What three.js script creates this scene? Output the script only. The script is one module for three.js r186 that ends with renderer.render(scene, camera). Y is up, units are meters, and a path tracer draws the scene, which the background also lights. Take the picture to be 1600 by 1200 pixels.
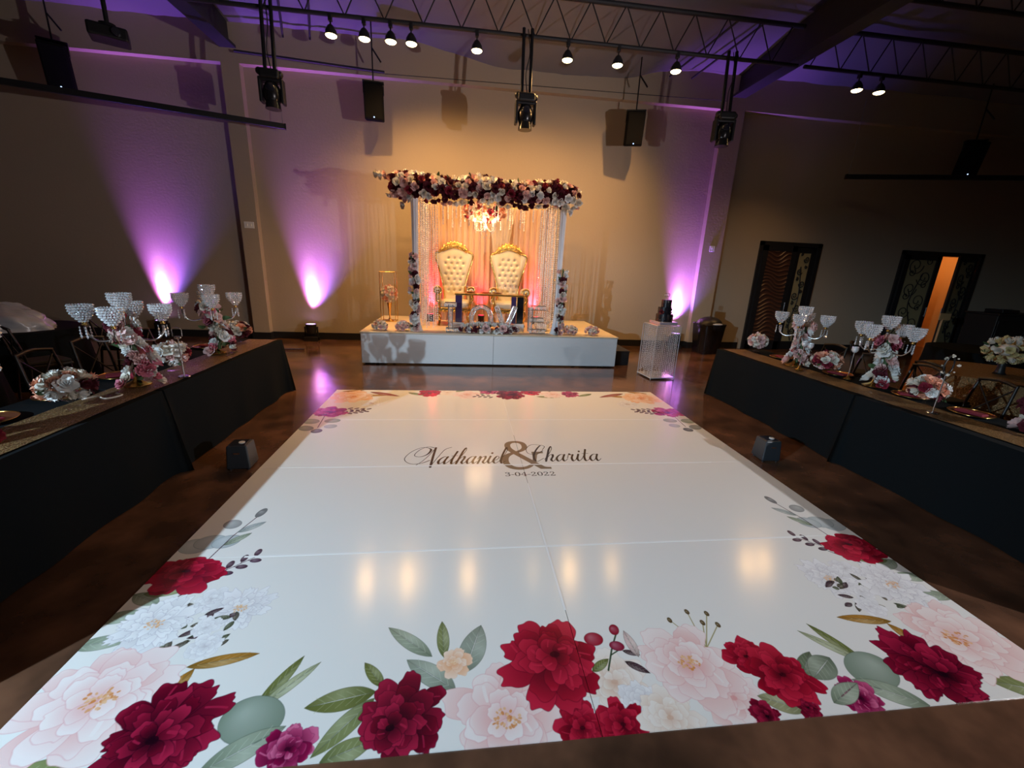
import * as THREE from 'three';
import { RoundedBoxGeometry } from 'three/addons/geometries/RoundedBoxGeometry.js';
import { mergeGeometries } from 'three/addons/utils/BufferGeometryUtils.js';
import { ImprovedNoise } from 'three/addons/math/ImprovedNoise.js';
import { RectAreaLightUniformsLib } from 'three/addons/lights/RectAreaLightUniformsLib.js';

// ------------------------------------------------------------------ camera, exposure
const scene = new THREE.Scene();
scene.background = new THREE.Color(0x000000);
const camera = new THREE.PerspectiveCamera(84.95, 4 / 3, 0.05, 60);
{
  const pitch = 0.2764, roll = 0.0439, yaw = 0.1243;
  const fw = new THREE.Vector3(Math.sin(yaw) * Math.cos(pitch), -Math.sin(pitch), -Math.cos(yaw) * Math.cos(pitch));
  const rt = new THREE.Vector3(Math.cos(yaw), 0, Math.sin(yaw)), up = new THREE.Vector3().crossVectors(rt, fw);
  const r2 = rt.clone().multiplyScalar(Math.cos(roll)).addScaledVector(up, Math.sin(roll));
  const u2 = up.clone().multiplyScalar(Math.cos(roll)).addScaledVector(rt, -Math.sin(roll));
  camera.position.set(0, 1.893, 0);
  camera.quaternion.setFromRotationMatrix(new THREE.Matrix4().makeBasis(r2, u2, fw.clone().negate()));
}
const renderer = new THREE.WebGLRenderer({ antialias: true });
renderer.toneMapping = THREE.LinearToneMapping;
renderer.toneMappingExposure = 1.06;
renderer.shadowMap.enabled = true;
RectAreaLightUniformsLib.init();

function spot(pos, target, color, intensity, angle, penumbra, radius = 1, parent = scene) {
  const l = new THREE.SpotLight(color, intensity, 0, angle, penumbra, 2);
  l.position.set(...pos); l.target.position.set(...target); l.castShadow = true; l.shadow.radius = radius; l.shadow.mapSize.set(1024, 1024);
  parent.add(l); parent.add(l.target); return l;
}
// the two white stage floods on stands behind the camera
const FLOODS = [ // limit: elevations (radians) where the barn doors cut the beam
  { pos: [-4.75, 2.72, 1.2], aim: [0.1, 0, -3.6], color: new THREE.Color(0.6, 0.82, 1.0), power: 150, angle: 0.56, pen: 0.5, top: -0.015, label: 'black flood light with bluish beam on a tripod behind the left banquet table' },
  { pos: [7.2, 2.85, 1.2], aim: [1.9, 0, -3.0], color: new THREE.Color(0.98, 0.97, 1.0), power: 88, angle: 0.46, pen: 0.6, top: -0.12, label: 'black flood light with white beam aimed at the dance floor behind the right banquet table' },
  { pos: [6.3, 2.0, 0.8], aim: [-1.6, 3.4, -9.8], color: new THREE.Color(1.0, 0.9, 0.93), power: 84, angle: 0.6, pen: 0.6, bottom: -0.09, label: 'black flood light aimed at the stage wall behind the right banquet table' },
];
const LAMP_POWER = 17, LAMP_COLOR = new THREE.Color(1.0, 0.545, 0.19);
const CHANDELIER_POWER = 0.5, UP_POWER = 1.0, RED_POWER = 42;

// ------------------------------------------------------------------ helpers
let seedState = 12345;
const rnd = () => { seedState = (seedState + 0x6d2b79f5) | 0; let t = Math.imul(seedState ^ (seedState >>> 15), 1 | seedState); t = (t + Math.imul(t ^ (t >>> 7), 61 | t)) ^ t; return ((t ^ (t >>> 14)) >>> 0) / 4294967296; };
const rr = (a, b) => a + (b - a) * rnd();
const pick = (a) => a[Math.floor(rnd() * a.length)];
const noise3 = new ImprovedNoise();
const nz = (x, y, z = 0) => noise3.noise(x + 31.7, y + 17.3, z + 5.1);
const V = (x, y, z) => new THREE.Vector3(x, y, z);
const used = {};
const numbered = (n) => { const k = used[n] = (used[n] ?? -1) + 1; return k ? n + '_' + String(k).padStart(3, '0') : n; };
function thing(name, label, category, pos = [0, 0, 0], turn = 0, group) {
  const o = new THREE.Group(); o.name = numbered(name); o.position.set(...pos); o.rotation.y = turn;
  o.userData = { label, category }; if (group) o.userData.group = group; scene.add(o); return o;
}
function part(name, geo, mat, parent, p = [0, 0, 0], r = [0, 0, 0], s = 1) {
  const m = new THREE.Mesh(geo, mat); m.name = name; m.position.set(...p); m.rotation.set(...r);
  if (typeof s === 'number') m.scale.setScalar(s); else m.scale.set(...s);
  m.castShadow = m.receiveShadow = true; parent.add(m); return m;
}
function struct(name, geo, mat, p = [0, 0, 0], r = [0, 0, 0], label) {
  const m = part(name, geo, mat, scene, p, r); m.userData.kind = 'structure'; if (label) m.userData.label = label; return m;
}
function copy(root, pos, turn, label) {
  const c = root.clone(); c.name = numbered(root.name); c.userData = { ...root.userData }; if (label) c.userData.label = label;
  c.position.set(...pos); c.rotation.y = turn; scene.add(c); return c;
}
const tf = (g, p = [0, 0, 0], r = [0, 0, 0], s = [1, 1, 1]) => { g.applyMatrix4(new THREE.Matrix4().compose(V(...p), new THREE.Quaternion().setFromEuler(new THREE.Euler(...r)), V(...s))); return g; };
const box = (w, h, d, p, r) => tf(new THREE.BoxGeometry(w, h, d), p, r);
const rbox = (w, h, d, rad, p, r) => tf(new RoundedBoxGeometry(w, h, d, 2, rad), p, r);
const cyl = (r1, r2, h, seg, p, r, open = false) => tf(new THREE.CylinderGeometry(r1, r2, h, seg, 1, open), p, r);
const sph = (r, p, s = [1, 1, 1], seg = 12) => tf(new THREE.SphereGeometry(r, seg, Math.max(6, seg * 0.7 | 0)), p, [0, 0, 0], s);
const tor = (r, t, p, rot, a = Math.PI * 2, seg = 24) => tf(new THREE.TorusGeometry(r, t, 6, seg, a), p, rot);
const lathe = (pts, seg = 20) => new THREE.LatheGeometry(pts.map(([x, y]) => new THREE.Vector2(x, y)), seg);
const tube = (pts, r, seg = 20, rs = 6) => new THREE.TubeGeometry(new THREE.CatmullRomCurve3(pts.map((p) => V(...p))), seg, r, rs);
const rod = (a, b, r, seg = 6) => { const A = V(...a), B = V(...b), d = B.clone().sub(A), g = new THREE.CylinderGeometry(r, r, d.length(), seg); g.applyQuaternion(new THREE.Quaternion().setFromUnitVectors(V(0, 1, 0), d.normalize())); g.translate((a[0] + b[0]) / 2, (a[1] + b[1]) / 2, (a[2] + b[2]) / 2); return g; };
const merge = (list) => mergeGeometries(list.map((g) => { const q = g.index ? g.toNonIndexed() : g; for (const k of Object.keys(q.attributes)) if (!['position', 'normal', 'uv'].includes(k)) q.deleteAttribute(k); if (!q.attributes.uv) q.setAttribute('uv', new THREE.BufferAttribute(new Float32Array(q.attributes.position.count * 2), 2)); return q; }));
// uv in metres by dominant normal
function muv(g) {
  const q = g.index ? g.toNonIndexed() : g, P = q.attributes.position, N = q.attributes.normal, uv = new Float32Array(P.count * 2);
  for (let i = 0; i < P.count; i++) {
    const ax = Math.abs(N.getX(i)), ay = Math.abs(N.getY(i)), az = Math.abs(N.getZ(i));
    if (ay >= ax && ay >= az) { uv[2 * i] = P.getX(i); uv[2 * i + 1] = P.getZ(i); } else if (ax >= az) { uv[2 * i] = P.getZ(i); uv[2 * i + 1] = P.getY(i); } else { uv[2 * i] = P.getX(i); uv[2 * i + 1] = P.getY(i); }
  }
  q.setAttribute('uv', new THREE.BufferAttribute(uv, 2)); return q;
}
// a grid surface: f(u, v) -> [x, y, z], u and v in 0..1
function grid(nu, nv, f, closeU = false) {
  const pos = [], uv = [], idx = [];
  for (let j = 0; j <= nv; j++) for (let i = 0; i <= nu; i++) { pos.push(...f(i / nu, j / nv)); uv.push(i / nu, j / nv); }
  for (let j = 0; j < nv; j++) for (let i = 0; i < nu; i++) { const a = j * (nu + 1) + i, b = a + 1, c = a + nu + 1, d = c + 1; idx.push(a, b, d, a, d, c); }
  const g = new THREE.BufferGeometry(); g.setAttribute('position', new THREE.Float32BufferAttribute(pos, 3)); g.setAttribute('uv', new THREE.Float32BufferAttribute(uv, 2)); g.setIndex(idx); g.computeVertexNormals(); return g;
}
const lin = (r, g, b) => new THREE.Color().setRGB(r, g, b);
const mat = (c, rough = 0.7, extra = {}) => new THREE.MeshPhysicalMaterial({ color: Array.isArray(c) ? lin(...c) : c, roughness: rough, side: THREE.DoubleSide, ...extra });

// ------------------------------------------------------------------ textures
function canvasTex(w, h, draw, size, srgb = true) {
  const c = document.createElement('canvas'); c.width = w; c.height = h; draw(c.getContext('2d'), w, h);
  const t = new THREE.CanvasTexture(c); if (srgb) t.colorSpace = THREE.SRGBColorSpace; t.wrapS = t.wrapT = THREE.RepeatWrapping; t.anisotropy = 8;
  if (size) t.repeat.set(1 / size, 1 / size); return t;
}
function noiseTex(n, size, f, srgb = true) {
  const d = new Uint8Array(n * n * 4);
  for (let j = 0; j < n; j++) for (let i = 0; i < n; i++) { const c = f(i / n, j / n); d.set([c[0], c[1], c[2], 255].map((v) => Math.max(0, Math.min(255, v))), (j * n + i) * 4); }
  const t = new THREE.DataTexture(d, n, n); t.magFilter = THREE.LinearFilter; t.minFilter = THREE.LinearMipmapLinearFilter; t.generateMipmaps = true; t.wrapS = t.wrapT = THREE.RepeatWrapping; if (srgb) t.colorSpace = THREE.SRGBColorSpace;
  t.repeat.set(1 / size, 1 / size); t.needsUpdate = true; return t;
}
// tileable fractal noise
function fbm(u, v, f, oct = 4) { let s = 0, a = 0.5; for (let o = 0; o < oct; o++) { const w = (x, y) => nz(x * f, y * f, o * 7.7 + f); const bl = (x, y) => { const k = Math.min(1, Math.max(0, (x - 0.85) / 0.15)), l = Math.min(1, Math.max(0, (y - 0.85) / 0.15)); return (w(x, y) * (1 - k) + w(x - 1, y) * k) * (1 - l) + (w(x, y - 1) * (1 - k) + w(x - 1, y - 1) * k) * l; }; s += a * bl(u, v); a *= 0.55; f *= 2.1; } return s; }
const concreteTex = noiseTex(768, 5.2, (u, v) => { const a = fbm(u, v, 5, 5), b = fbm(u, v, 17, 4), k = 1 + a * 0.75 + b * 0.5; return [92 * k, 64 * k, 48 * k]; });
const concreteRough = noiseTex(512, 3.1, (u, v) => { const a = fbm(u, v, 7, 4); const k = 92 + a * 60; return [k, k, k]; }, false);
const concreteBump = noiseTex(512, 1.7, (u, v) => { const k = 128 + fbm(u, v, 9, 5) * 130; return [k, k, k]; }, false);
const plasterBump = noiseTex(512, 1.2, (u, v) => { const k = 128 + fbm(u, v, 24, 4) * 150; return [k, k, k]; }, false);
const clothBump = noiseTex(256, 0.05, (u, v) => { const k = 128 + 60 * Math.sin(u * 6.283 * 20) * Math.sin(v * 6.283 * 20); return [k, k, k]; }, false);
const sequinTex = noiseTex(512, 0.5, (() => { const c = new Map(); return (u, v) => { const k = Math.floor(u * 110) + ':' + Math.floor(v * 110); if (!c.has(k)) { const r = rnd(); c.set(k, r > 0.985 ? [235, 205, 150] : [112 + r * 40, 84 + r * 36, 52 + r * 28]); } return c.get(k); }; })());
const sequinNormal = noiseTex(512, 0.5, (() => { const c = new Map(); return (u, v) => { const k = Math.floor(u * 110) + ':' + Math.floor(v * 110); if (!c.has(k)) c.set(k, [128 + rr(-70, 70), 128 + rr(-70, 70), 225]); return c.get(k); }; })(), false);

// the printed floor wrap: artwork in metres, 4.87 wide, 4.97 deep, y runs towards the near edge
const FW = 4.87, FD = 4.97;
const printTex = canvasTex(2048, 2048, (c, W, H) => {
  c.fillStyle = '#e6e5e2'; c.fillRect(0, 0, W, H); c.scale(W / FW, H / FD); c.lineCap = c.lineJoin = 'round';
  const rgba = (p, a = 1) => `rgba(${p[0] | 0},${p[1] | 0},${p[2] | 0},${a})`, mix = (a, b, t) => a.map((v, i) => v + (b[i] - v) * t);
  const ruffle = (x, y, a, r, w, rough) => { // a petal from the point (x, y) along angle a
    const pts = [], n = 13; for (let i = 0; i <= n; i++) { const t = i / n * 2 - 1, e = 1 - Math.pow(Math.abs(t), 2.6), k = r * (0.35 + 0.65 * e) * (1 + rough * rr(-0.5, 0.5)); const A = a + t * w; pts.push([x + Math.cos(A) * k, y + Math.sin(A) * k]); }
    c.beginPath(); c.moveTo(x, y); c.lineTo(...pts[0]); for (let i = 1; i < pts.length; i++) { const q = pts[i - 1], p = pts[i]; c.quadraticCurveTo(q[0], q[1], (q[0] + p[0]) / 2, (q[1] + p[1]) / 2); } c.lineTo(...pts[n]); c.closePath();
  };
  function flower(x, y, r, pal, o = {}) {
    const { rings = 5, petals = 7, rough = 0.16, cx = 0, cy = 0, sq = 1, turn = rr(0, 6), heart } = o;
    c.save(); c.translate(x, y); c.rotate(o.rot || 0); c.scale(1, sq);
    for (let k = 0; k < rings; k++) {
      const f = 1 - k / rings, R = r * (0.22 + 0.78 * f), n = Math.max(4, Math.round(petals * (0.6 + 0.4 * f))), ox = cx * r * (1 - f), oy = cy * r * (1 - f);
      for (let i = 0; i < n; i++) {
        const a = turn + k * 0.7 + (i + rr(-0.2, 0.2)) / n * Math.PI * 2, t = rnd(), R2 = R * rr(0.86, 1.08);
        ruffle(ox, oy, a, R2, rr(0.42, 0.62) * 7 / n * 1.15, rough);
        const g = c.createRadialGradient(ox, oy, R2 * 0.1, ox, oy, R2), lo = mix(pal.deep, pal.mid, k % 2 ? t * 0.6 : t), hi = mix(pal.mid, pal.lite, t);
        g.addColorStop(0, rgba(lo)); g.addColorStop(0.55, rgba(mix(lo, hi, 0.55))); g.addColorStop(0.9, rgba(hi)); g.addColorStop(1, rgba(mix(hi, pal.lite, 0.5)));
        c.fillStyle = g; c.fill(); c.strokeStyle = rgba(pal.line, pal.la); c.lineWidth = r * 0.014; c.stroke();
        if (rnd() < pal.glint) { c.beginPath(); c.moveTo(ox + Math.cos(a - 0.15) * R2 * 0.55, oy + Math.sin(a - 0.15) * R2 * 0.55); c.quadraticCurveTo(ox + Math.cos(a) * R2 * 0.72, oy + Math.sin(a) * R2 * 0.72, ox + Math.cos(a + 0.12) * R2 * 0.86, oy + Math.sin(a + 0.12) * R2 * 0.86); c.strokeStyle = rgba(pal.lite, 0.8); c.lineWidth = r * rr(0.02, 0.06); c.stroke(); }
      }
    }
    if (heart) for (let i = 0; i < 46; i++) { const a = rr(0, 6.28), q = r * 0.17 * Math.sqrt(rnd()); c.beginPath(); c.ellipse(cx * r * 0.9 + Math.cos(a) * q * 1.3, cy * r * 0.9 + Math.sin(a) * q, r * rr(0.015, 0.035), r * rr(0.012, 0.03), a, 0, 7); c.fillStyle = rgba(mix(heart, [245, 220, 190], rnd() * 0.7), 0.9); c.fill(); }
    else { c.beginPath(); c.ellipse(cx * r * 0.9, cy * r * 0.9, r * 0.1, r * 0.07, 0, 0, 7); c.fillStyle = rgba(pal.deep, 0.8); c.fill(); }
    c.restore();
  }
  const RED = { deep: [58, 4, 20], mid: [146, 10, 36], lite: [196, 36, 66], line: [60, 0, 20], la: 0.35, glint: 0.3 };
  const WINE = { deep: [28, 4, 18], mid: [104, 8, 34], lite: [166, 30, 66], line: [24, 0, 16], la: 0.4, glint: 0.32 };
  const MAG = { deep: [58, 6, 34], mid: [136, 12, 66], lite: [214, 110, 150], line: [40, 0, 30], la: 0.4, glint: 0.35 };
  const BLUSH = { deep: [224, 160, 158], mid: [234, 206, 203], lite: [240, 230, 228], line: [214, 150, 156], la: 0.35, glint: 0.1 };
  const CREAM = { deep: [214, 178, 156], mid: [234, 222, 210], lite: [240, 234, 228], line: [206, 176, 160], la: 0.35, glint: 0.1 };
  const WHITE = { deep: [204, 200, 204], mid: [226, 226, 229], lite: [240, 240, 242], line: [176, 172, 184], la: 0.55, glint: 0.1 };
  const PEACH = { deep: [224, 150, 100], mid: [238, 196, 164], lite: [242, 222, 206], line: [210, 140, 100], la: 0.4, glint: 0.1 };
  const GREEN = [122, 132, 80], SAGE = [146, 160, 140], GREY = [170, 180, 184], OLIVE = [104, 112, 54], AMBER = [168, 112, 36], DARK = [58, 32, 44];
  function leaf(x0, y0, x1, y1, w, col) {
    const a = Math.atan2(y1 - y0, x1 - x0), L = Math.hypot(x1 - x0, y1 - y0); c.save(); c.translate(x0, y0); c.rotate(a);
    for (const s of [-1, 1]) { c.beginPath(); c.moveTo(0, 0); c.bezierCurveTo(L * 0.25, s * w * 1.25, L * 0.7, s * w * 1.05, L, 0); c.quadraticCurveTo(L * 0.5, s * w * 0.08, 0, 0); const g = c.createLinearGradient(0, 0, L, s * w); g.addColorStop(0, rgba(mix(col, [40, 50, 30], 0.3))); g.addColorStop(0.5, rgba(mix(col, [225, 228, 215], s > 0 ? 0.35 : 0.1))); g.addColorStop(1, rgba(mix(col, [60, 60, 40], 0.15))); c.fillStyle = g; c.fill(); c.strokeStyle = rgba(mix(col, [20, 30, 20], 0.5), 0.5); c.lineWidth = 0.003; c.stroke(); }
    for (let i = 1; i < 6; i++) for (const s of [-1, 1]) { c.beginPath(); c.moveTo(L * i / 7, 0); c.quadraticCurveTo(L * (i / 7 + 0.06), s * w * 0.3, L * (i / 7 + 0.14), s * w * 0.55); c.strokeStyle = rgba(mix(col, [235, 240, 225], 0.5), 0.5); c.lineWidth = 0.003; c.stroke(); }
    c.restore();
  }
  const round = (x, y, rx, ry, a, col) => { c.beginPath(); c.ellipse(x, y, rx, ry, a, 0, 7); const g = c.createRadialGradient(x - rx * 0.3, y - ry * 0.3, rx * 0.1, x, y, rx); g.addColorStop(0, rgba(mix(col, [235, 238, 236], 0.35))); g.addColorStop(1, rgba(col)); c.fillStyle = g; c.fill(); c.strokeStyle = rgba(mix(col, [30, 40, 40], 0.5), 0.5); c.lineWidth = 0.003; c.stroke(); };
  const stem = (pts, w, col) => { c.beginPath(); c.moveTo(...pts[0]); for (let i = 1; i < pts.length; i++) c.lineTo(...pts[i]); c.strokeStyle = rgba(col, 0.9); c.lineWidth = w; c.stroke(); };
  const berries = (x, y, a, n, col) => { for (let i = 0; i < n; i++) { const t = i / (n - 1), bx = x + Math.cos(a) * t * 0.24, by = y + Math.sin(a) * t * 0.24, s = i % 2 ? 1 : -1, b = a + s * 0.8, ex = bx + Math.cos(b) * 0.05, ey = by + Math.sin(b) * 0.05; stem([[bx, by], [ex, ey]], 0.004, DARK); round(ex, ey, 0.034, 0.019, b, mix(col, [90, 60, 80], rnd() * 0.5)); } stem([[x, y], [x + Math.cos(a) * 0.24, y + Math.sin(a) * 0.24]], 0.004, DARK); };
  const corner = () => { // left near corner, drawn again mirrored for the right one
    round(0.08, 3.6, 0.1, 0.075, 0.3, GREY); round(0.16, 3.56, 0.1, 0.075, 0, GREY); round(0.26, 3.56, 0.085, 0.07, -0.3, GREY);
    stem([[0.24, 3.74], [0.27, 3.5], [0.33, 3.27]], 0.006, DARK); round(0.335, 3.22, 0.03, 0.06, 0.15, [120, 122, 124]); round(0.2, 3.36, 0.062, 0.052, 0.4, [150, 152, 152]); leaf(0.28, 3.46, 0.42, 3.34, 0.036, GREY); leaf(0.26, 3.6, 0.38, 3.47, 0.034, SAGE);
    leaf(0.0, 4.02, 0.18, 4.1, 0.05, SAGE); leaf(0.05, 4.02, 0.3, 3.98, 0.05, GREEN); leaf(-0.05, 4.2, 0.16, 4.16, 0.05, SAGE); leaf(-0.05, 4.36, 0.22, 4.32, 0.05, SAGE);
    berries(0.34, 3.9, -0.75, 7, DARK); stem([[0.2, 4.1], [0.34, 3.96], [0.4, 3.9]], 0.007, DARK);
    flower(0.17, 3.88, 0.25, RED, { sq: 0.72, petals: 7, cy: -0.25 });
    flower(0.44, 4.08, 0.1, WHITE); flower(0.63, 4.16, 0.17, WHITE, { heart: [222, 170, 120], petals: 10, rough: 0.3 });
    for (let i = 0; i < 26; i++) { const x = rr(0.34, 0.68), y = rr(4.16, 4.42); leaf(x, y, x + rr(-0.09, 0.09), y + rr(-0.07, 0.07), 0.017, pick([DARK, [62, 66, 44], [70, 60, 50]])); }
    flower(0.52, 4.28, 0.07, WHITE); flower(0.58, 4.4, 0.09, WHITE);
    flower(0.25, 4.24, 0.2, WHITE, { heart: [220, 160, 110], petals: 10, rough: 0.3 });
    leaf(0.56, 4.51, 0.86, 4.46, 0.036, AMBER); leaf(0.52, 4.74, 0.6, 4.52, 0.045, AMBER);
    leaf(0.96, 4.74, 1.08, 4.49, 0.033, OLIVE); leaf(0.97, 4.74, 1.17, 4.53, 0.03, [170, 176, 140]);
    leaf(-0.05, 4.9, 0.15, 4.97, 0.06, GREEN); leaf(0.1, 4.99, 0.42, 4.88, 0.07, GREEN);
    flower(0.26, 4.64, 0.32, BLUSH, { heart: [206, 128, 70], petals: 8, sq: 0.92, cx: 0.1 });
    round(0.97, 4.78, 0.13, 0.1, 0.2, [122, 138, 122]); leaf(0.86, 4.97, 1.12, 4.82, 0.06, SAGE);
    flower(0.64, 4.79, 0.235, WINE, { petals: 9, rough: 0.2, cx: -0.1, cy: 0.2 }); flower(1.16, 4.91, 0.11, MAG, { petals: 7 });
    // far corner
    leaf(0.1, 0.1, 0.4, 0.02, 0.05, AMBER); leaf(0.4, 0.3, 0.8, 0.24, 0.05, AMBER); leaf(0.5, 0.1, 0.95, 0.3, 0.06, [150, 60, 50]);
    flower(0.3, 0.34, 0.3, PEACH, { heart: [200, 120, 80] }); flower(0.62, 0.62, 0.17, WHITE, { heart: [150, 120, 120], rough: 0.3 });
    stem([[0.16, 1.1], [0.2, 1.5]], 0.008, DARK); round(0.06, 1.3, 0.1, 0.08, 0.3, SAGE); round(0.3, 1.28, 0.09, 0.07, 0, SAGE); round(0.08, 1.52, 0.09, 0.07, 0.6, [140, 146, 146]); round(0.22, 1.6, 0.06, 0.06, 0, [92, 94, 98]); round(0.33, 1.46, 0.07, 0.06, 0, GREY);
    berries(0.36, 1.02, -0.4, 8, DARK); berries(0.36, 0.86, 0.1, 7, DARK); flower(0.16, 0.96, 0.25, MAG, { sq: 0.8 });
  };
  corner(); c.save(); c.translate(FW, 0); c.scale(-1, 1); corner(); c.restore();
  // near edge
  leaf(1.46, 4.7, 1.17, 4.75, 0.06, OLIVE); leaf(1.46, 4.73, 1.26, 4.95, 0.05, GREEN); leaf(1.49, 4.68, 1.38, 4.55, 0.032, OLIVE); leaf(1.3, 4.97, 1.5, 4.9, 0.05, GREEN);
  leaf(1.7, 4.54, 1.46, 4.35, 0.045, SAGE); leaf(1.76, 4.55, 1.74, 4.33, 0.036, GREEN); leaf(1.86, 4.64, 1.95, 4.37, 0.075, [140, 152, 140]); leaf(1.82, 4.72, 1.58, 4.55, 0.06, [150, 162, 148]);
  flower(1.81, 4.58, 0.085, PEACH, { heart: [240, 210, 170], petals: 6, rings: 3 });
  flower(2.04, 4.83, 0.27, BLUSH, { heart: [206, 128, 70], cy: 0.15 }); flower(2.57, 4.74, 0.17, CREAM); flower(2.66, 4.84, 0.11, WHITE);
  flower(2.36, 4.93, 0.12, RED); flower(2.54, 4.93, 0.12, RED);
  flower(1.6, 4.82, 0.19, WINE, { petals: 8, cx: -0.3, cy: 0.25 });
  leaf(2.36, 4.56, 2.34, 4.4, 0.03, OLIVE); leaf(2.48, 4.68, 2.58, 4.62, 0.025, OLIVE);
  stem([[2.56, 4.68], [2.62, 4.56], [2.67, 4.48]], 0.008, [40, 60, 40]); stem([[2.6, 4.6], [2.66, 4.57]], 0.006, [40, 60, 40]); round(2.54, 4.5, 0.05, 0.04, 0, [150, 16, 40]); round(2.67, 4.45, 0.026, 0.034, 0.3, [142, 20, 46]); round(2.65, 4.55, 0.038, 0.028, 0.2, [130, 14, 44]); leaf(2.67, 4.58, 2.75, 4.61, 0.016, DARK); leaf(2.66, 4.64, 2.76, 4.71, 0.022, DARK);
  flower(2.28, 4.62, 0.255, RED, { petals: 8, cx: 0.15, cy: -0.2 });
  for (const [x, y] of [[3.01, 4.41], [3.14, 4.36], [3.25, 4.38], [3.27, 4.46], [3.19, 4.44]]) { stem([[3.12, 4.6], [x, y]], 0.005, [150, 140, 90]); round(x, y, 0.012, 0.018, 0, [90, 70, 40]); }
  leaf(2.74, 4.62, 2.72, 4.46, 0.03, [220, 190, 190]); flower(2.76, 4.92, 0.15, CREAM); flower(3.1, 4.86, 0.17, BLUSH); flower(2.98, 4.67, 0.255, BLUSH, { heart: [206, 128, 60] });
  leaf(3.4, 4.94, 3.22, 4.86, 0.05, [150, 150, 110]); leaf(3.5, 4.8, 3.66, 4.66, 0.045, [96, 108, 84]); leaf(3.74, 4.7, 3.56, 4.8, 0.07, [124, 136, 118]); leaf(3.56, 4.92, 3.76, 4.84, 0.05, SAGE);
  flower(3.2, 4.95, 0.08, WINE); flower(3.42, 4.93, 0.06, WINE); flower(3.3, 4.66, 0.12, RED); flower(3.42, 4.77, 0.17, RED, { petals: 8 });
  // far edge
  leaf(1.05, 0.12, 1.3, 0.26, 0.05, GREEN); leaf(3.85, 0.12, 3.6, 0.26, 0.05, GREEN); leaf(2.2, 0.1, 2.0, 0.3, 0.04, SAGE); leaf(2.95, 0.28, 3.3, 0.32, 0.05, GREEN); leaf(1.55, 0.05, 1.9, 0.0, 0.06, GREEN); leaf(3.0, 0.05, 3.3, 0, 0.06, GREEN);
  flower(1.62, 0.1, 0.16, CREAM); flower(1.92, 0.2, 0.21, BLUSH, { heart: [206, 150, 120] }); flower(1.36, 0.14, 0.18, RED); flower(3.22, 0.16, 0.2, BLUSH, { heart: [206, 150, 120] }); flower(3.5, 0.14, 0.16, MAG); flower(2.9, 0.08, 0.16, RED); flower(2.25, 0.04, 0.15, MAG);
  berries(2.3, 0.3, 3.3, 7, DARK); flower(2.56, 0.2, 0.25, WINE, { petals: 8 });
  // lettering: pen strokes for the script, serif type for the ampersand and the date
  const pen = (strokes, X, Y, s, sx, fat) => { for (const st of strokes) { const cv = new THREE.CatmullRomCurve3(st.map(([x, y]) => V(x + y * 0.34, y, 0))), P = cv.getPoints(st.length * 14); for (let i = 1; i < P.length; i++) { const a = P[i - 1], b = P[i], dn = Math.max(0, (a.y - b.y) / (a.distanceTo(b) + 1e-6)); c.lineWidth = fat * (0.34 + 0.95 * dn * dn); c.beginPath(); c.moveTo(X + a.x * s * sx, Y - a.y * s); c.lineTo(X + b.x * s * sx, Y - b.y * s); c.strokeStyle = '#15121a'; c.stroke(); } } };
  const G = {
    a: [[[.75, .85], [.5, 1], [.2, .75], [.1, .35], [.28, 0], [.55, .25], [.76, .95]], [[.78, .98], [.68, .3], [.82, 0], [1.1, .3]]], t: [[[0, .25], [.25, 1], [.36, 1.75]], [[.36, 1.75], [.26, .4], [.4, 0], [.7, .25]], [[.02, 1.08], [.62, 1.12]]],
    h: [[[0, .25], [.34, 1.2], [.5, 2], [.4, 2.3], [.26, 1.9], [.2, 1], [.14, 0]], [[.16, .35], [.4, .9], [.64, 1], [.7, .72], [.6, .2], [.75, 0], [1, .28]]], n: [[[0, .6], [.15, .98], [.22, .8], [.15, 0]], [[.17, .35], [.42, .9], [.66, 1], [.72, .72], [.62, .2], [.78, 0], [1, .28]]],
    i: [[[0, .3], [.2, .98]], [[.2, 1], [.13, .25], [.28, 0], [.52, .28]], [[.27, 1.5], [.26, 1.38]]], e: [[[0, .3], [.45, .55], [.56, .85], [.38, 1], [.16, .7], [.12, .25], [.34, 0], [.72, .3]]], l: [[[0, .3], [.38, 1.3], [.5, 2], [.38, 2.3], [.24, 1.8], [.14, .4], [.3, 0], [.6, .3]]],
    r: [[[0, .4], [.14, 1.08], [.24, .92], [.48, .96]], [[.48, .96], [.4, .4], [.55, 0], [.82, .28]]],
    N: [[[.5, .5], [-.2, .1], [-1.2, .1], [-2, .7], [-1.9, 1.7], [-1, 2.4], [-.1, 2.1], [-.1, 1.4], [-.7, 1], [-1.3, 1.2], [-1.2, 2], [-.5, 2.5], [.2, 2.3]], [[-.5, -.1], [-.2, .3], [.1, 1.2], [.3, 2.35]], [[.3, 2.35], [.55, 1.2], [.95, -.4]], [[.9, -.4], [1.1, .9], [1.4, 2.1], [1.9, 2.4]]],
    C: [[[1, 1.6], [.4, 1.1], [-.3, 1.2], [-.6, 1.9], [-.2, 2.6], [.6, 2.55]], [[.95, 1.75], [1.08, 2.3], [.75, 2.5], [.35, 1.7], [.28, .6], [.6, 0], [1.2, .45]]],
  };
  const word = (w, X, Y, s, sx, gaps) => { let x = X; for (const ch of w) { pen(G[ch], x, Y, s, sx, 0.0175); x += s * sx * (gaps[ch] ?? 1); } };
  const gaps = { N: 1.3, C: 1.3, a: 1.08, t: 0.68, h: 0.98, n: 0.98, i: 0.52, e: 0.7, l: 0.6, r: 0.8 };
  c.fillStyle = '#7a6a58'; c.save(); c.translate(2.22, 2.58); c.scale(0.0067, 0.0092); c.font = '100px serif'; c.fillText('&', 0, 0); c.restore();
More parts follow.
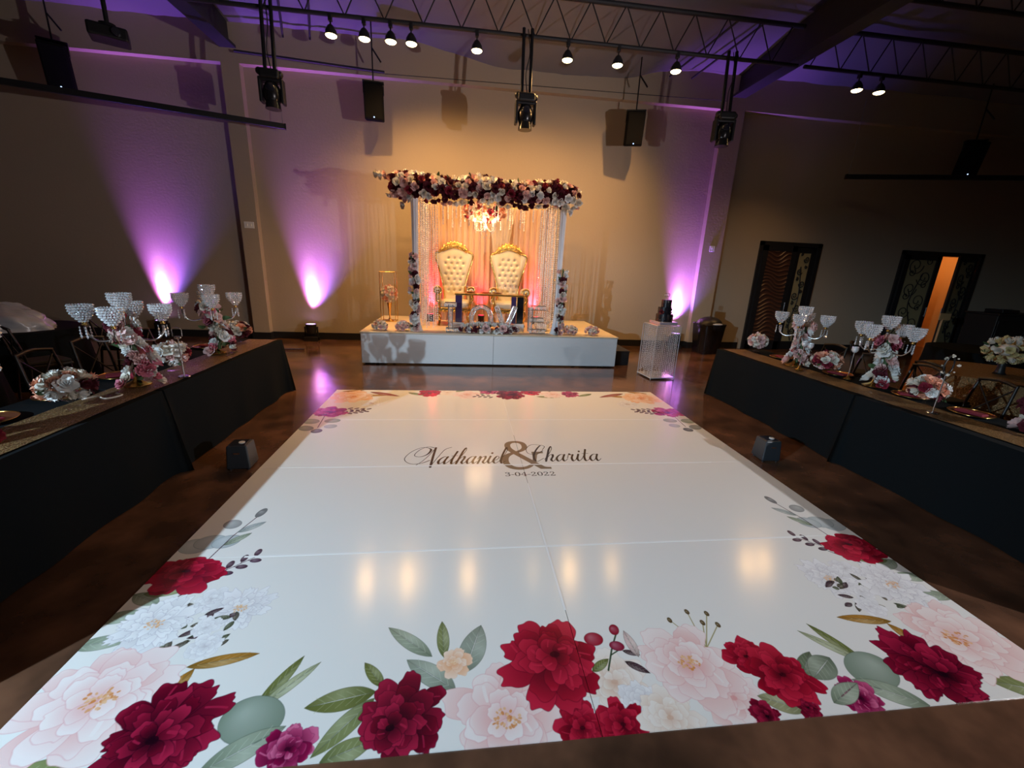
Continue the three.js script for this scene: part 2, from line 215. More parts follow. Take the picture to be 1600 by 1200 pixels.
  c.lineCap = 'round'; word('Nathaniel', 1.46, 2.45, 0.16, 0.635, gaps); word('Charita', 2.52, 2.42, 0.155, 0.74, gaps);
  c.fillStyle = '#222026'; c.save(); c.translate(2.24, 2.715); c.scale(0.00122, 0.00105); c.font = '100px serif'; c.fillText('3-04-2022', 0, 0, 400); c.restore();
}, 0);
printTex.wrapS = printTex.wrapT = THREE.ClampToEdgeWrapping;

// ------------------------------------------------------------------ materials
const M = {
  wall: mat([0.40, 0.325, 0.245], 0.75, { bumpMap: plasterBump, bumpScale: 0.002 }),
  trimDark: mat([0.012, 0.012, 0.014], 0.45), floor: mat([1, 1, 1], 0.3, { map: concreteTex, roughnessMap: concreteRough, bumpMap: concreteBump, bumpScale: 0.003, clearcoat: 0.35, clearcoatRoughness: 0.22 }),
  black: mat([0.012, 0.012, 0.014], 0.45), blackMetal: mat([0.014, 0.014, 0.016], 0.38, { metalness: 0.3 }), steel: mat([0.3, 0.3, 0.32], 0.35, { metalness: 0.8 }), darkSteel: mat([0.02, 0.02, 0.024], 0.6),
  speaker: mat([0.006, 0.006, 0.007], 0.9, { specularIntensity: 0.15 }), deck: mat([0.17, 0.17, 0.2], 0.55), lens: mat([0.02, 0.02, 0.03], 0.05, { clearcoat: 1 }),
  print: mat([1, 1, 1], 0.17, { map: printTex, anisotropy: 0.32, anisotropyRotation: Math.PI / 2 }), tape: mat([0.86, 0.86, 0.86], 0.12),
  stage: mat([0.72, 0.72, 0.72], 0.6, { bumpMap: plasterBump, bumpScale: 0.002 }), sheer: mat([0.76, 0.76, 0.8], 0.7, { sheen: 0.4 }),
  backdrop: mat([0.66, 0.47, 0.34], 0.55, { sheen: 0.3 }), crystal: mat([0.86, 0.86, 0.88], 0.08, { metalness: 0.35, clearcoat: 1 }), bead: mat([0.9, 0.88, 0.86], 0.12, { clearcoat: 1 }), glass: mat([0.97, 0.97, 0.98], 0.03, { transmission: 1, ior: 1.45, thickness: 0 }),
  silver: mat([0.75, 0.75, 0.76], 0.18, { metalness: 1 }), gold: mat([0.83, 0.55, 0.17], 0.2, { metalness: 1 }), goldDark: mat([0.5, 0.32, 0.12], 0.3, { metalness: 1 }), leather: mat([0.7, 0.62, 0.46], 0.38),
  cloth: mat([0.0052, 0.0072, 0.0088], 0.95, { bumpMap: clothBump, bumpScale: 0.0006, specularIntensity: 0.25 }), runner: mat([1, 1, 1], 0.42, { map: sequinTex, normalMap: sequinNormal, metalness: 0.45 }),
  charger: mat([0.55, 0.2, 0.1], 0.22, { metalness: 0.85 }), napkin: mat([0.2, 0.012, 0.03], 0.75), chair: mat([0.016, 0.012, 0.01], 0.4), chairPad: mat([0.02, 0.018, 0.018], 0.85),
  ivory: mat([0.78, 0.73, 0.64], 0.75), white: mat([0.8, 0.79, 0.77], 0.75), blush: mat([0.76, 0.5, 0.47], 0.75), pink: mat([0.66, 0.2, 0.27], 0.75), burgundy: mat([0.1, 0.006, 0.016], 0.75), wine: mat([0.24, 0.01, 0.03], 0.75), peach: mat([0.78, 0.38, 0.25], 0.75), butter: mat([0.7, 0.58, 0.28], 0.75), leaf: mat([0.05, 0.1, 0.035], 0.6),
  plastic: mat([0.7, 0.7, 0.74], 0.25, { transmission: 0.25, thickness: 0 }), purple: mat([0.065, 0.038, 0.11], 0.25, { clearcoat: 0.6 }), doorWood: mat([0.075, 0.03, 0.018], 0.42), doorGlass: mat([0.36, 0.29, 0.15], 0.5), orange: mat([0.62, 0.27, 0.06], 0.8), oak: mat([0.55, 0.35, 0.16], 0.6), candle: mat([0.3, 0.16, 0.62], 0.5), bag: mat([0.6, 0.6, 0.62], 0.3),
};
const glow = (c, k) => new THREE.MeshStandardMaterial({ color: 0x000000, emissive: c, emissiveIntensity: k, roughness: 1 });

// ------------------------------------------------------------------ the room
const WZ = -10.35, X0 = -10.6, X1 = 16.2, ZF = 6.0;
struct('floor', muv(box(X1 - X0 + 0.6, 0.2, ZF - WZ + 3.2, [(X0 + X1) / 2, -0.1, (ZF + WZ) / 2 - 1.3])), M.floor);
{
  // back wall: recessed panels between pilasters and a header; openings for two double doors
  const pieces = [[X0, 7.42, 0, 6.9], [7.42, 9.12, 2.74, 6.9], [9.12, 11.48, 0, 6.9], [11.48, 13.96, 2.7, 6.9], [13.96, X1, 0, 6.9]];
  const g = pieces.map(([a, b, c, d]) => box(b - a, d - c, 0.2, [(a + b) / 2, (c + d) / 2, WZ - 0.1]));
  for (const [a, b] of [[-4.74, -4.4], [5.82, 6.32]]) g.push(box(b - a, 5.48, 0.16, [(a + b) / 2, 2.74, WZ + 0.079]));
  g.push(box(X1 - X0, 1.42, 0.16, [(X0 + X1) / 2, 5.47 + 0.71, WZ + 0.079]));
  struct('wall_back', muv(merge(g)), M.wall);
  const bb = [];
  for (const [a, b] of [[X0, -4.76], [-4.38, -1.95], [3.2, 5.8], [6.34, 7.3], [9.22, 11.38], [14.06, X1]]) bb.push(box(b - a, 0.16, 0.03, [(a + b) / 2, 0.08, WZ + 0.015]));
  for (const [a, b] of [[-4.74, -4.4], [5.82, 6.32]]) bb.push(box(b - a + 0.06, 0.16, 0.19, [(a + b) / 2, 0.08, WZ + 0.095]));
  struct('baseboard_back', merge(bb), M.trimDark);
}
struct('wall_left', muv(box(0.2, 7.6, ZF - WZ, [X0 - 0.1, 3.8, (ZF + WZ) / 2])), M.wall);
struct('wall_right', muv(box(0.2, 7.6, ZF - WZ, [X1 + 0.1, 3.8, (ZF + WZ) / 2])), M.wall);
struct('wall_front', muv(box(X1 - X0 + 0.4, 7.6, 0.2, [(X0 + X1) / 2, 3.8, ZF + 0.1])), M.darkSteel);
// roof deck: sagging vinyl-faced insulation
struct('ceiling', (() => {
  const top = (x, z) => { const s = Math.exp(-Math.pow((x - 1.9) / 2.2, 4)); return 6.12 + (z - WZ) * 0.13 - 0.36 * s * Math.exp(-(z - WZ) / 1.2) + 0.05 * nz(x * 1.1, z * 0.9) + 0.022 * nz(x * 4, z * 3); };
  const low = grid(150, 90, (u, v) => { const x = X0 + (X1 - X0) * u, z = WZ + (ZF - WZ) * v; return [x, Math.min(7.5, top(x, z)), z]; });
  return merge([low, box(X1 - X0 + 0.4, 0.1, ZF - WZ + 0.4, [(X0 + X1) / 2, 8.4, (ZF + WZ) / 2])]);
})(), M.deck);
// girders over the pilasters and open-web joists between them
[[-4.57, 'girder over the left pilaster'], [6.12, 'girder over the right pilaster']].forEach(([x], i) => {
  const L = ZF - WZ - 0.2, s = 0.02, gz = (ZF + WZ) / 2;
  struct('trim_' + (i + 1), merge([box(0.3, 0.05, L, [x, 5.72, gz]), box(0.07, 0.7, L, [x, 6.05, gz]), box(0.3, 0.05, L, [x, 6.4, gz])]), M.darkSteel, [0, s, 0]);
});
function joist(n, xa, xb, z, yb, yt) {
  const g = [rod([xa, yb, z], [xb, yb, z], 0.034, 8), rod([xa, yt, z], [xb, yt, z], 0.04, 8)], step = 0.62; let up = false;
  for (let x = xa + 0.1; x + step / 2 < xb; x += step / 2) { g.push(rod([x, up ? yt : yb, z], [x + step / 2, up ? yb : yt, z], 0.011, 5)); up = !up; }
  struct('trim_' + n, merge(g), M.darkSteel);
}
{ let n = 3; for (const z of [-8.36, -6.7, -5.0]) for (const [a, b] of [[-10.5, -4.64], [-4.5, 6.05], [6.19, 16.1]]) joist(n++, a, b, z, 5.62 + (z + 8.36) * 0.13, 6.22 + (z + 8.36) * 0.13); }
{ const g = []; for (const x of [-3.5, -3.0, 4.4, 4.9]) g.push(rod([x, 5.95, -10.1], [x + 0.5, 6.3, -8.5], 0.02)); g.push(rod([-4.4, 5.62, -10.05], [-1.6, 5.5, -10.05], 0.025), rod([-1.6, 5.5, -10.12], [5.8, 5.6, -10.12], 0.006)); struct('trim_12', merge(g), M.darkSteel, [0, 0, 0], [0, 0, 0], 'thin conduit along the top of the wall'); }

// doors: openings with an alcove behind
function alcove(n, xa, xb, h, m) {
  const d = 1.3, x = (xa + xb) / 2, w = xb - xa;
  struct('wall_alcove_' + n, merge([box(w + 0.4, h + 0.3, 0.1, [x, h / 2, WZ - d - 0.2]), box(0.1, h + 0.3, d, [xa - 0.12, h / 2, WZ - 0.2 - d / 2]), box(0.1, h + 0.3, d, [xb + 0.12, h / 2, WZ - 0.2 - d / 2]), box(w + 0.4, 0.1, d, [x, h + 0.2, WZ - 0.2 - d / 2])]), m);
  const f = 0.1; struct('trim_door_' + n, merge([box(f, h, 0.26, [xa + f / 2, h / 2, WZ - 0.08]), box(f, h, 0.26, [xb - f / 2, h / 2, WZ - 0.08]), box(w, f, 0.26, [x, h - f / 2, WZ - 0.08])]), M.trimDark);
}
alcove(1, 7.42, 9.12, 2.74, M.trimDark); alcove(2, 11.48, 13.96, 2.7, M.orange);
function scroll(cx, cy, r, dir, turns = 1.4, rot = 0) { const p = []; for (let i = 0; i <= 26; i++) { const t = i / 26, a = rot + dir * t * turns * 6.283, q = r * (1 - 0.82 * t); p.push([cx + Math.cos(a) * q, cy + Math.sin(a) * q, 0]); } return tube(p, 0.011, 30, 5); }
function doorLeaf(name, w, h, hinge, turn, kind, label) {
  const o = new THREE.Group(); o.name = name; o.position.set(...hinge); o.rotation.y = turn; o.userData = { kind: 'structure', label }; scene.add(o);
  const b = 0.13, s = 1; part('door_frame', merge([box(b, h, 0.05, [b / 2, h / 2, 0]), box(b, h, 0.05, [w - b / 2, h / 2, 0]), box(w, b, 0.05, [w / 2, h - b / 2, 0]), box(w, 0.22, 0.05, [w / 2, 0.11, 0])]), M.trimDark, o);
  const iw = w - 2 * b, ih = h - b - 0.22;
  if (kind === 'zebra') part('carved_panel', grid(44, 190, (u, v) => { const x = u * iw, y = v * ih, q = y * 62 + 3.2 * Math.sin(x * 9 + y * 2.6) + 2.4 * nz(x * 3, y * 2.2) * 2 + 2 * Math.sin(y * 3 + x * 4); return [b + x, 0.22 + y, 0.008 + 0.022 * Math.pow(Math.max(0, Math.sin(q)), 1.5)]; }), M.doorWood, o);
  else {
    part('door_glass', box(iw, ih, 0.012, [w / 2, 0.22 + ih / 2, -0.012]), M.doorGlass, o);
    const g = [tube([[w * 0.35, 0.24, 0], [w * 0.6, ih * 0.3, 0], [w * 0.42, ih * 0.6, 0], [w * 0.6, ih * 0.95, 0]], 0.012, 40, 5)], c = w / 2;
    for (let i = 0; i < 7; i++) { const d = i % 2 ? 1 : -1, y = 0.5 + i * ih / 7.4, r = iw * rr(0.2, 0.3); g.push(scroll(c + d * iw * 0.2, y, r, d, 1.5, d > 0 ? 3.4 : 0)); g.push(scroll(c - d * iw * 0.28, y + 0.12, r * 0.5, -d, 1.3, 1)); }
    part('iron_scrollwork', merge(g), M.trimDark, o, [0, 0, turn ? -0.032 : 0.012]);
  }
  part('door_handle', merge([rod([w - 0.07, 1.0, 0.06], [w - 0.07, 1.25, 0.06], 0.012), rod([w - 0.07, 1.02, 0.02], [w - 0.07, 1.02, 0.06], 0.008), rod([w - 0.07, 1.23, 0.02], [w - 0.07, 1.23, 0.06], 0.008)]), M.steel, o);
}
doorLeaf('door_1', 0.92, 2.64, [7.5, 0.005, WZ + 0.06], 0, 'zebra', 'brown door leaf carved with wavy zebra ridges');
doorLeaf('door_2', 0.62, 2.62, [9.0, 0.005, WZ - 0.02], Math.PI + 0.12, 'scroll', 'ajar door leaf with iron scrolls beside the zebra door');
doorLeaf('door_3', 1.08, 2.6, [11.56, 0.005, WZ + 0.06], 0, 'scroll', 'closed scrollwork door leaf beside the orange opening');
doorLeaf('door_4', 0.9, 2.6, [13.84, 0.005, WZ - 0.02], Math.PI + 0.27, 'scroll', 'ajar scrollwork door leaf past the orange opening');
{ // lamp inside the orange alcove
  const o = thing('ceiling_lamp', 'small round lamp lighting the orange room behind the doors', 'lamp', [12.9, 2.74, WZ - 0.85]);
  part('lamp_base', cyl(0.09, 0.09, 0.03, 20, [0, 0.045, 0]), M.silver, o); part('lamp_shade', sph(0.075, [0, 0, 0]), glow(lin(1, 0.75, 0.45), 2), o);
  const l = new THREE.PointLight(lin(1, 0.7, 0.4), 2.2); l.position.set(0, -0.1, 0); l.castShadow = true; o.add(l);
}
// switch plates on the pilasters
for (const [x, w, s] of [[-4.57, 0.2, 'left'], [6.07, 0.13, 'right']]) { const o = thing('switch_plate', `white ${w > 0.15 ? 'wide double' : 'small single'} switch plate on the ${w > 0.15 ? 'pilaster beside the bar' : 'pilaster above the waste bin'}`, 'switch', [x, 2.48, WZ + 0.162]); part('plate', rbox(w, 0.13, 0.012, 0.004), M.white, o); for (let i = 0; i < (w > 0.15 ? 2 : 1); i++) part('toggle', box(0.02, 0.045, 0.016, [w > 0.15 ? -0.04 + 0.08 * i : 0, 0, 0.008]), M.ivory, o); }

// ------------------------------------------------------------------ dance floor wrap
{
  const o = thing('dance_floor_wrap', 'glossy white dance floor printed with red and blush flowers, two names and a date', 'dance floor', [-1.833, 0, -6.2]);
  for (let i = 0; i < 2; i++) for (let j = 0; j < 4; j++) {
    const w = FW / 2, d = FD / 4, g = new THREE.BoxGeometry(w - 0.003, 0.006, d - 0.003); const P = g.attributes.position, uv = g.attributes.uv;
    const cx = w * (i + 0.5), cz = d * (j + 0.5); for (let k = 0; k < P.count; k++) uv.setXY(k, (P.getX(k) + cx) / FW, 1 - (P.getZ(k) + cz) / FD);
    part('printed_panel', g, M.print, o, [cx, 0.0032 + 0.0004 * ((i + j) % 2), cz]);
  }
  for (let j = 1; j < 4; j++) part('seam_tape', rbox(FW - 0.9, 0.0012, 0.016, 0.0005, [FW / 2, 0.0072, FD / 4 * j]), M.tape, o);
  for (const [a, b] of [[0.45, 1.75], [2.85, 4.3]]) part('seam_tape', rbox(0.014, 0.0012, b - a, 0.0005, [FW / 2, 0.0076, (a + b) / 2]), M.tape, o);
}

// ------------------------------------------------------------------ flowers
const petalCup = (phi, half, r0, r1, y0, y1, curl, ruf, seed, nu = 4, nv = 3) => grid(nu, nv, (u, v) => { const s = u * 2 - 1, vv = v * (1 - 0.28 * s * s), a = phi + s * half, c = Math.max(0, vv - 0.7) / 0.3, r = r0 + (r1 - r0) * Math.pow(vv, 0.75) + curl * c * c + ruf * v * Math.sin(s * 7 + seed), y = y0 + (y1 - y0) * Math.pow(vv, 1.15) - curl * 0.5 * c * c + ruf * 0.7 * v * Math.cos(s * 6 + seed * 2); return [Math.cos(a) * r, y, Math.sin(a) * r]; });
function bloomGeo(layers, ruf, seed) { const g = []; let k = seed; for (const [n, half, r0, r1, y0, y1, curl] of layers) { for (let i = 0; i < n; i++) { k += 1.7; g.push(petalCup(i / n * 6.283 + k * 0.31, half, r0, r1, y0, y1, curl, ruf, k)); } } return merge(g); }
const BLOOM = {
  rose: [0, 1, 2].map((s) => bloomGeo([[2, 1.7, 0.05, 0.13, -0.1, 0.62, 0], [3, 1.25, 0.08, 0.3, -0.2, 0.6, 0.05], [4, 1.0, 0.1, 0.52, -0.3, 0.5, 0.12], [5, 0.85, 0.12, 0.78, -0.4, 0.3, 0.2]], 0.015, s * 3)),
  peony: [0, 1, 2].map((s) => bloomGeo([[5, 0.6, 0.03, 0.28, -0.2, 0.55, 0.05], [6, 0.6, 0.05, 0.52, -0.3, 0.5, 0.05], [7, 0.55, 0.08, 0.78, -0.4, 0.36, 0.06], [7, 0.55, 0.1, 0.98, -0.4, 0.02, 0.02]], 0.06, s * 4 + 1)),
  bud: [0, 1].map((s) => bloomGeo([[2, 1.7, 0.05, 0.2, -0.3, 0.75, 0], [3, 1.3, 0.08, 0.42, -0.45, 0.6, 0.04], [4, 1.05, 0.1, 0.6, -0.55, 0.35, 0.1]], 0.01, s * 5 + 2)),
};
const leafGeo = grid(4, 5, (u, v) => { const s = u * 2 - 1, w = 0.34 * Math.sin(Math.PI * Math.pow(v, 0.8)) + 0.004; return [s * w, v * 1.3, -0.25 * v * v + 0.1 * Math.abs(s) * w * 2]; });
const UP = V(0, 1, 0);
function bloom(parent, p, dir, size, kind, m) { const o = part(kind === 'bud' ? 'rosebud' : kind === 'peony' ? 'peony_bloom' : 'rose_bloom', pick(BLOOM[kind]), m, parent, p, [0, 0, 0], size); o.quaternion.setFromUnitVectors(UP, V(...dir).normalize()).multiply(new THREE.Quaternion().setFromAxisAngle(UP, rr(0, 6.28))); return o; }
function leafPart(parent, p, dir, size, m = M.leaf) { const o = part('leaf', leafGeo, m, parent, p, [0, 0, 0], size); o.quaternion.setFromUnitVectors(UP, V(...dir).normalize()).multiply(new THREE.Quaternion().setFromAxisAngle(UP, rr(0, 6.28))); return o; }
// scatter blooms over an ellipsoid, rejecting ones that sit on each other
function cluster(parent, c, rad, n, size, pal, { minY = -1, maxY = 1, front = -2, leaves = 0, kinds = ['rose', 'peony', 'rose', 'bud'], core } = {}) {
  const put = []; let tries = 0;
  if (core) part('foam_core', sph(1, c, [rad[0] * 0.5, rad[1] * 0.5, rad[2] * 0.5], 14), core, parent);
  n = Math.round(n * 1.35);
  while (put.length < n && tries++ < n * 80) {
    const y = rr(minY, maxY), a = rr(0, 6.283), q = Math.sqrt(1 - y * y), d = [Math.cos(a) * q, y, Math.sin(a) * q]; if (d[2] < front) continue;
    const p = [c[0] + d[0] * rad[0], c[1] + d[1] * rad[1], c[2] + d[2] * rad[2]], s = size * rr(0.78, 1.2);
    if (put.some((w) => Math.hypot(w[0] - p[0], w[1] - p[1], w[2] - p[2]) < (w[3] + s) * 0.5)) continue;
    put.push([...p, s]); bloom(parent, p, [d[0] / rad[0], d[1] / rad[1], d[2] / rad[2]], s, pick(kinds), M[pick(pal)]);
  }
  for (let i = 0; i < leaves; i++) { const y = rr(Math.max(minY, -0.7), 0.4), a = rr(0, 6.283), q = Math.sqrt(1 - y * y), d = [Math.cos(a) * q, y, Math.sin(a) * q]; leafPart(parent, [c[0] + d[0] * rad[0] * 0.9, c[1] + d[1] * rad[1] * 0.9, c[2] + d[2] * rad[2] * 0.9], d, size * 0.9); }
}
const PAL = { mix: ['white', 'ivory', 'white', 'blush', 'burgundy', 'burgundy', 'blush', 'ivory'], table: ['white', 'ivory', 'white', 'blush', 'ivory', 'wine', 'pink', 'burgundy', 'blush'] };

// ------------------------------------------------------------------ stage
const SH = 0.614, SZ = -7.868;
{
  const o = thing('stage_platform', 'low white stage platform carrying the arch and throne chairs', 'stage', [0.594, 0, (SZ - 10.3) / 2]);
  const w = 4.88, d = -10.3 - SZ, D = Math.abs(d);
  part('platform_top', rbox(w + 0.03, 0.03, D + 0.02, 0.01, [0, SH - 0.015, 0]), mat([0.62, 0.53, 0.4], 0.65, { bumpMap: plasterBump, bumpScale: 0.002 }), o);
  for (const i of [-1, 1]) part('front_panel', rbox(w / 2 - 0.004, SH - 0.06, 0.03, 0.006, [i * w / 4, (SH - 0.03) / 2 + 0.012, D / 2 - 0.02]), M.stage, o);
  for (const i of [-1, 1]) part('side_panel', rbox(0.03, SH - 0.06, D - 0.06, 0.006, [i * (w / 2 - 0.015), (SH - 0.03) / 2 + 0.012, -0.01]), M.stage, o);
  for (const x of [-2.2, -0.75, 0.75, 2.2]) for (const z of [-1, 1]) part('leg', box(0.06, SH - 0.04, 0.06, [x, (SH - 0.04) / 2, z]), M.blackMetal, o);
}
{ const o = thing('step_block', 'low black step block beside the white stage', 'step', [3.24, 0, -8.75]); part('tread', rbox(0.36, 0.03, 1.3, 0.008, [0, 0.285, 0]), M.black, o); part('body', box(0.34, 0.27, 1.26, [0, 0.135, 0]), M.black, o); }

// arch: front and rear posts, top frame, backdrop, bead strands
const AX0 = -0.86, AX1 = 1.83, AZ0 = -8.12, AZ1 = -9.85, AT = 3.08;
{
  const o = thing('wedding_arch', 'square wedding arch with white draped posts, champagne backdrop and crystal bead strands', 'arch', [0, SH, 0]);
  const post = (x, z, h) => grid(28, 20, (u, v) => { const a = u * 6.283, y = v * h, flare = 1 + 1.3 * Math.exp(-y / 0.14) + 0.5 * Math.exp(-(h - y) / 0.3), r = (0.045 + 0.009 * Math.sin(a * 7 + y * 0.8)) * flare; return [x + Math.cos(a) * r, y, z + Math.sin(a) * r]; });
  for (const [x, z] of [[AX0, AZ0], [AX1, AZ0], [AX0, AZ1], [AX1, AZ1]]) part('draped_post', post(x, z, AT - SH), M.sheer, o);
  const y = AT - SH; part('top_frame', merge([rod([AX0, y, AZ0], [AX1, y, AZ0], 0.03, 8), rod([AX0, y, AZ1], [AX1, y, AZ1], 0.03, 8), rod([AX0, y, AZ0], [AX0, y, AZ1], 0.03, 8), rod([AX1, y, AZ0], [AX1, y, AZ1], 0.03, 8), rod([(AX0 + AX1) / 2, y, AZ0], [(AX0 + AX1) / 2, y, AZ1], 0.02, 8)]), M.goldDark, o);
  part('backdrop_curtain', grid(330, 12, (u, v) => { const x = AX0 - 0.22 + (AX1 - AX0 + 0.44) * u, k = 1 + 0.35 * nz(x * 2.3, v * 0.4); return [x, y * v, AZ1 + 0.1 + 0.032 * k * Math.sin(x * 46 + 2.5 * nz(x * 1.7, 3) + 0.3 * v) + 0.012 * Math.sin(x * 97 + v)]; }), M.backdrop, o);
  // a sheer panel drawn to one side, falling in front of the backdrop
  part('sheer_swag', grid(60, 30, (u, v) => { const w = 0.12 + 0.5 * Math.pow(v, 1.6), x = 0.72 + 0.22 * (1 - v) * 0.4 + (u - 0.5) * w + 0.1 * v; return [x, 0.35 + (y - 0.38) * v, AZ1 + 0.24 + 0.014 * Math.sin(u * 38)]; }), mat([0.8, 0.72, 0.64], 0.6, { transmission: 0.45, thickness: 0 }), o);
  const bead = (n, len) => { const g = [rod([0, 0, 0], [0, -len, 0], 0.002, 4)]; for (let i = 0; i < n; i++) g.push(tf(new THREE.OctahedronGeometry(0.017, 0), [rr(-0.003, 0.003), -len * (i + 0.5) / n, rr(-0.003, 0.003)], [rr(0, 3), rr(0, 3), 0])); return merge(g); };
  const beads = [bead(62, y - 0.1), bead(55, y - 0.2), bead(68, y - 0.06)];
  for (const s of [0, 1]) for (let i = 0; i < 11; i++) { const t = i / 10, x = s ? AX1 - 0.05 - 0.02 * (i % 3) - 0.05 * t : AX0 + 0.05 + 0.02 * (i % 3) + 0.05 * t; part('bead_strand', beads[i % 3], M.bead, o, [x, y - 0.02, AZ0 - 0.1 - t * 1.5]); }
  for (const s of [0, 1]) for (let i = 0; i < 8; i++) part('bead_strand', beads[i % 3], M.bead, o, [s ? AX1 - 0.1 - i * 0.042 : AX0 + 0.1 + i * 0.042, y - 0.02, AZ0 - 0.06 - 0.02 * (i % 2)]);
  const short = [bead(14, 0.42), bead(10, 0.3)]; for (let i = 0; i < 22; i++) part('bead_strand', short[i % 2], M.bead, o, [AX0 + 0.5 + i * 0.078, y - 0.12, AZ0 - 0.05 - 0.3 * (i % 3)]);
}
{ // garland across the top front of the arch
  const o = thing('flower_garland', 'thick garland of white, blush and burgundy roses along the arch top', 'garland', [0, 3.11, AZ0 + 0.02]);
  part('foam_core', tf(new THREE.CylinderGeometry(0.07, 0.07, 3.0, 14), [0.42, 0.02, 0], [0, 0, Math.PI / 2]), M.ivory, o);
  for (let i = 0; i < 70; i++) { const x = -1.2 + 3.2 * (i + 0.5) / 70, a = rr(-1.1, 2.1); bloom(o, [x, Math.sin(a) * 0.13 + 0.02, Math.cos(a) * 0.13], [rr(-0.3, 0.3), Math.sin(a), Math.cos(a)], rr(0.09, 0.115), 'peony', M[i % 3 ? 'burgundy' : 'wine']); }
  const put = []; let tries = 0;
  while (put.length < 205 && tries++ < 40000) {
    const x = rr(-1.28, 2.06), a = rr(-1.25, 2.3), e = Math.min(1, Math.min(x + 1.4, 2.18 - x) * 3), R = 0.215 * (0.6 + 0.4 * e), p = [x, Math.sin(a) * R + 0.03 * Math.sin(x * 5), Math.cos(a) * R], s = rr(0.06, 0.1);
    if (put.some((w) => Math.hypot(w[0] - p[0], w[1] - p[1], w[2] - p[2]) < (w[3] + s) * 0.58)) continue;
    put.push([...p, s]); bloom(o, p, [Math.max(0, Math.abs(x - 0.4) - 1.5) * Math.sign(x - 0.4) * 2 + rr(-0.3, 0.3), Math.sin(a) + rr(-0.2, 0.2), Math.cos(a)], s, pick(['rose', 'rose', 'peony', 'bud']), M[nz(x * 3.1, a * 1.3) > 0.04 ? pick(['burgundy', 'burgundy', 'wine', 'white', 'ivory']) : pick(['white', 'ivory', 'white', 'blush', 'blush', 'ivory', 'burgundy'])]);
  }
  for (const [x, y, z] of [[-1.33, 0.16, 0.08], [-1.4, 0.15, 0.1], [-1.47, 0.17, 0.1], [-1.0, -0.2, 0.12], [-1.04, -0.3, 0.1], [-0.92, -0.2, 0.14], [1.86, -0.2, 0.12], [1.93, -0.26, 0.08], [1.78, -0.2, 0.14]]) bloom(o, [x, y, z], [Math.sign(x - 0.4), -0.2, 0.8], 0.078, 'rose', M[pick(['white', 'blush', 'ivory'])]);
  for (let i = 0; i < 18; i++) { const x = rr(-1.2, 2), a = rr(-1.5, 2); leafPart(o, [x, Math.sin(a) * 0.2, Math.cos(a) * 0.2], [rr(-0.5, 0.5), Math.sin(a), Math.cos(a)], rr(0.05, 0.09)); }
}
for (const [x, h, lab] of [[AX0 - 0.02, 1.42, 'tall vine of burgundy and white roses climbing the arch post beside the gold vase stand'], [AX1 + 0.05, 1.24, 'vine of spaced burgundy and blush roses climbing the arch post beside the empty gold frame']]) {
  const o = thing('flower_vine', lab, 'flowers', [x, SH, AZ0 + 0.1]);
  part('vine_stem', tube([[0, 0.0, 0], [0.02, h * 0.4, 0.01], [-0.01, h * 0.7, 0], [0, h, 0]], 0.014, 24), M.leaf, o);
  const n = Math.round(h / 0.062); for (let i = 0; i < n; i++) { const y = 0.03 + i * (h - 0.03) / n, dark = i % 4 === 1; for (let k = 0; k < 2; k++) { const a = rr(0.2, 2.9), R = dark ? 0.05 : rr(0.055, 0.085); bloom(o, [Math.cos(a) * R + rr(-0.01, 0.01), y + rr(-0.02, 0.02), Math.sin(a) * R * 0.7], [Math.cos(a), rr(-0.2, 0.4), Math.sin(a)], rr(0.058, 0.078), dark ? 'peony' : pick(['rose', 'rose', 'bud']), M[dark ? 'burgundy' : pick(['white', 'ivory', 'blush', 'white', 'blush'])]); } if (i % 2) leafPart(o, [rr(-0.05, 0.05), y, 0.03], [rr(-1, 1), 0.4, 0.5], 0.07); }
}
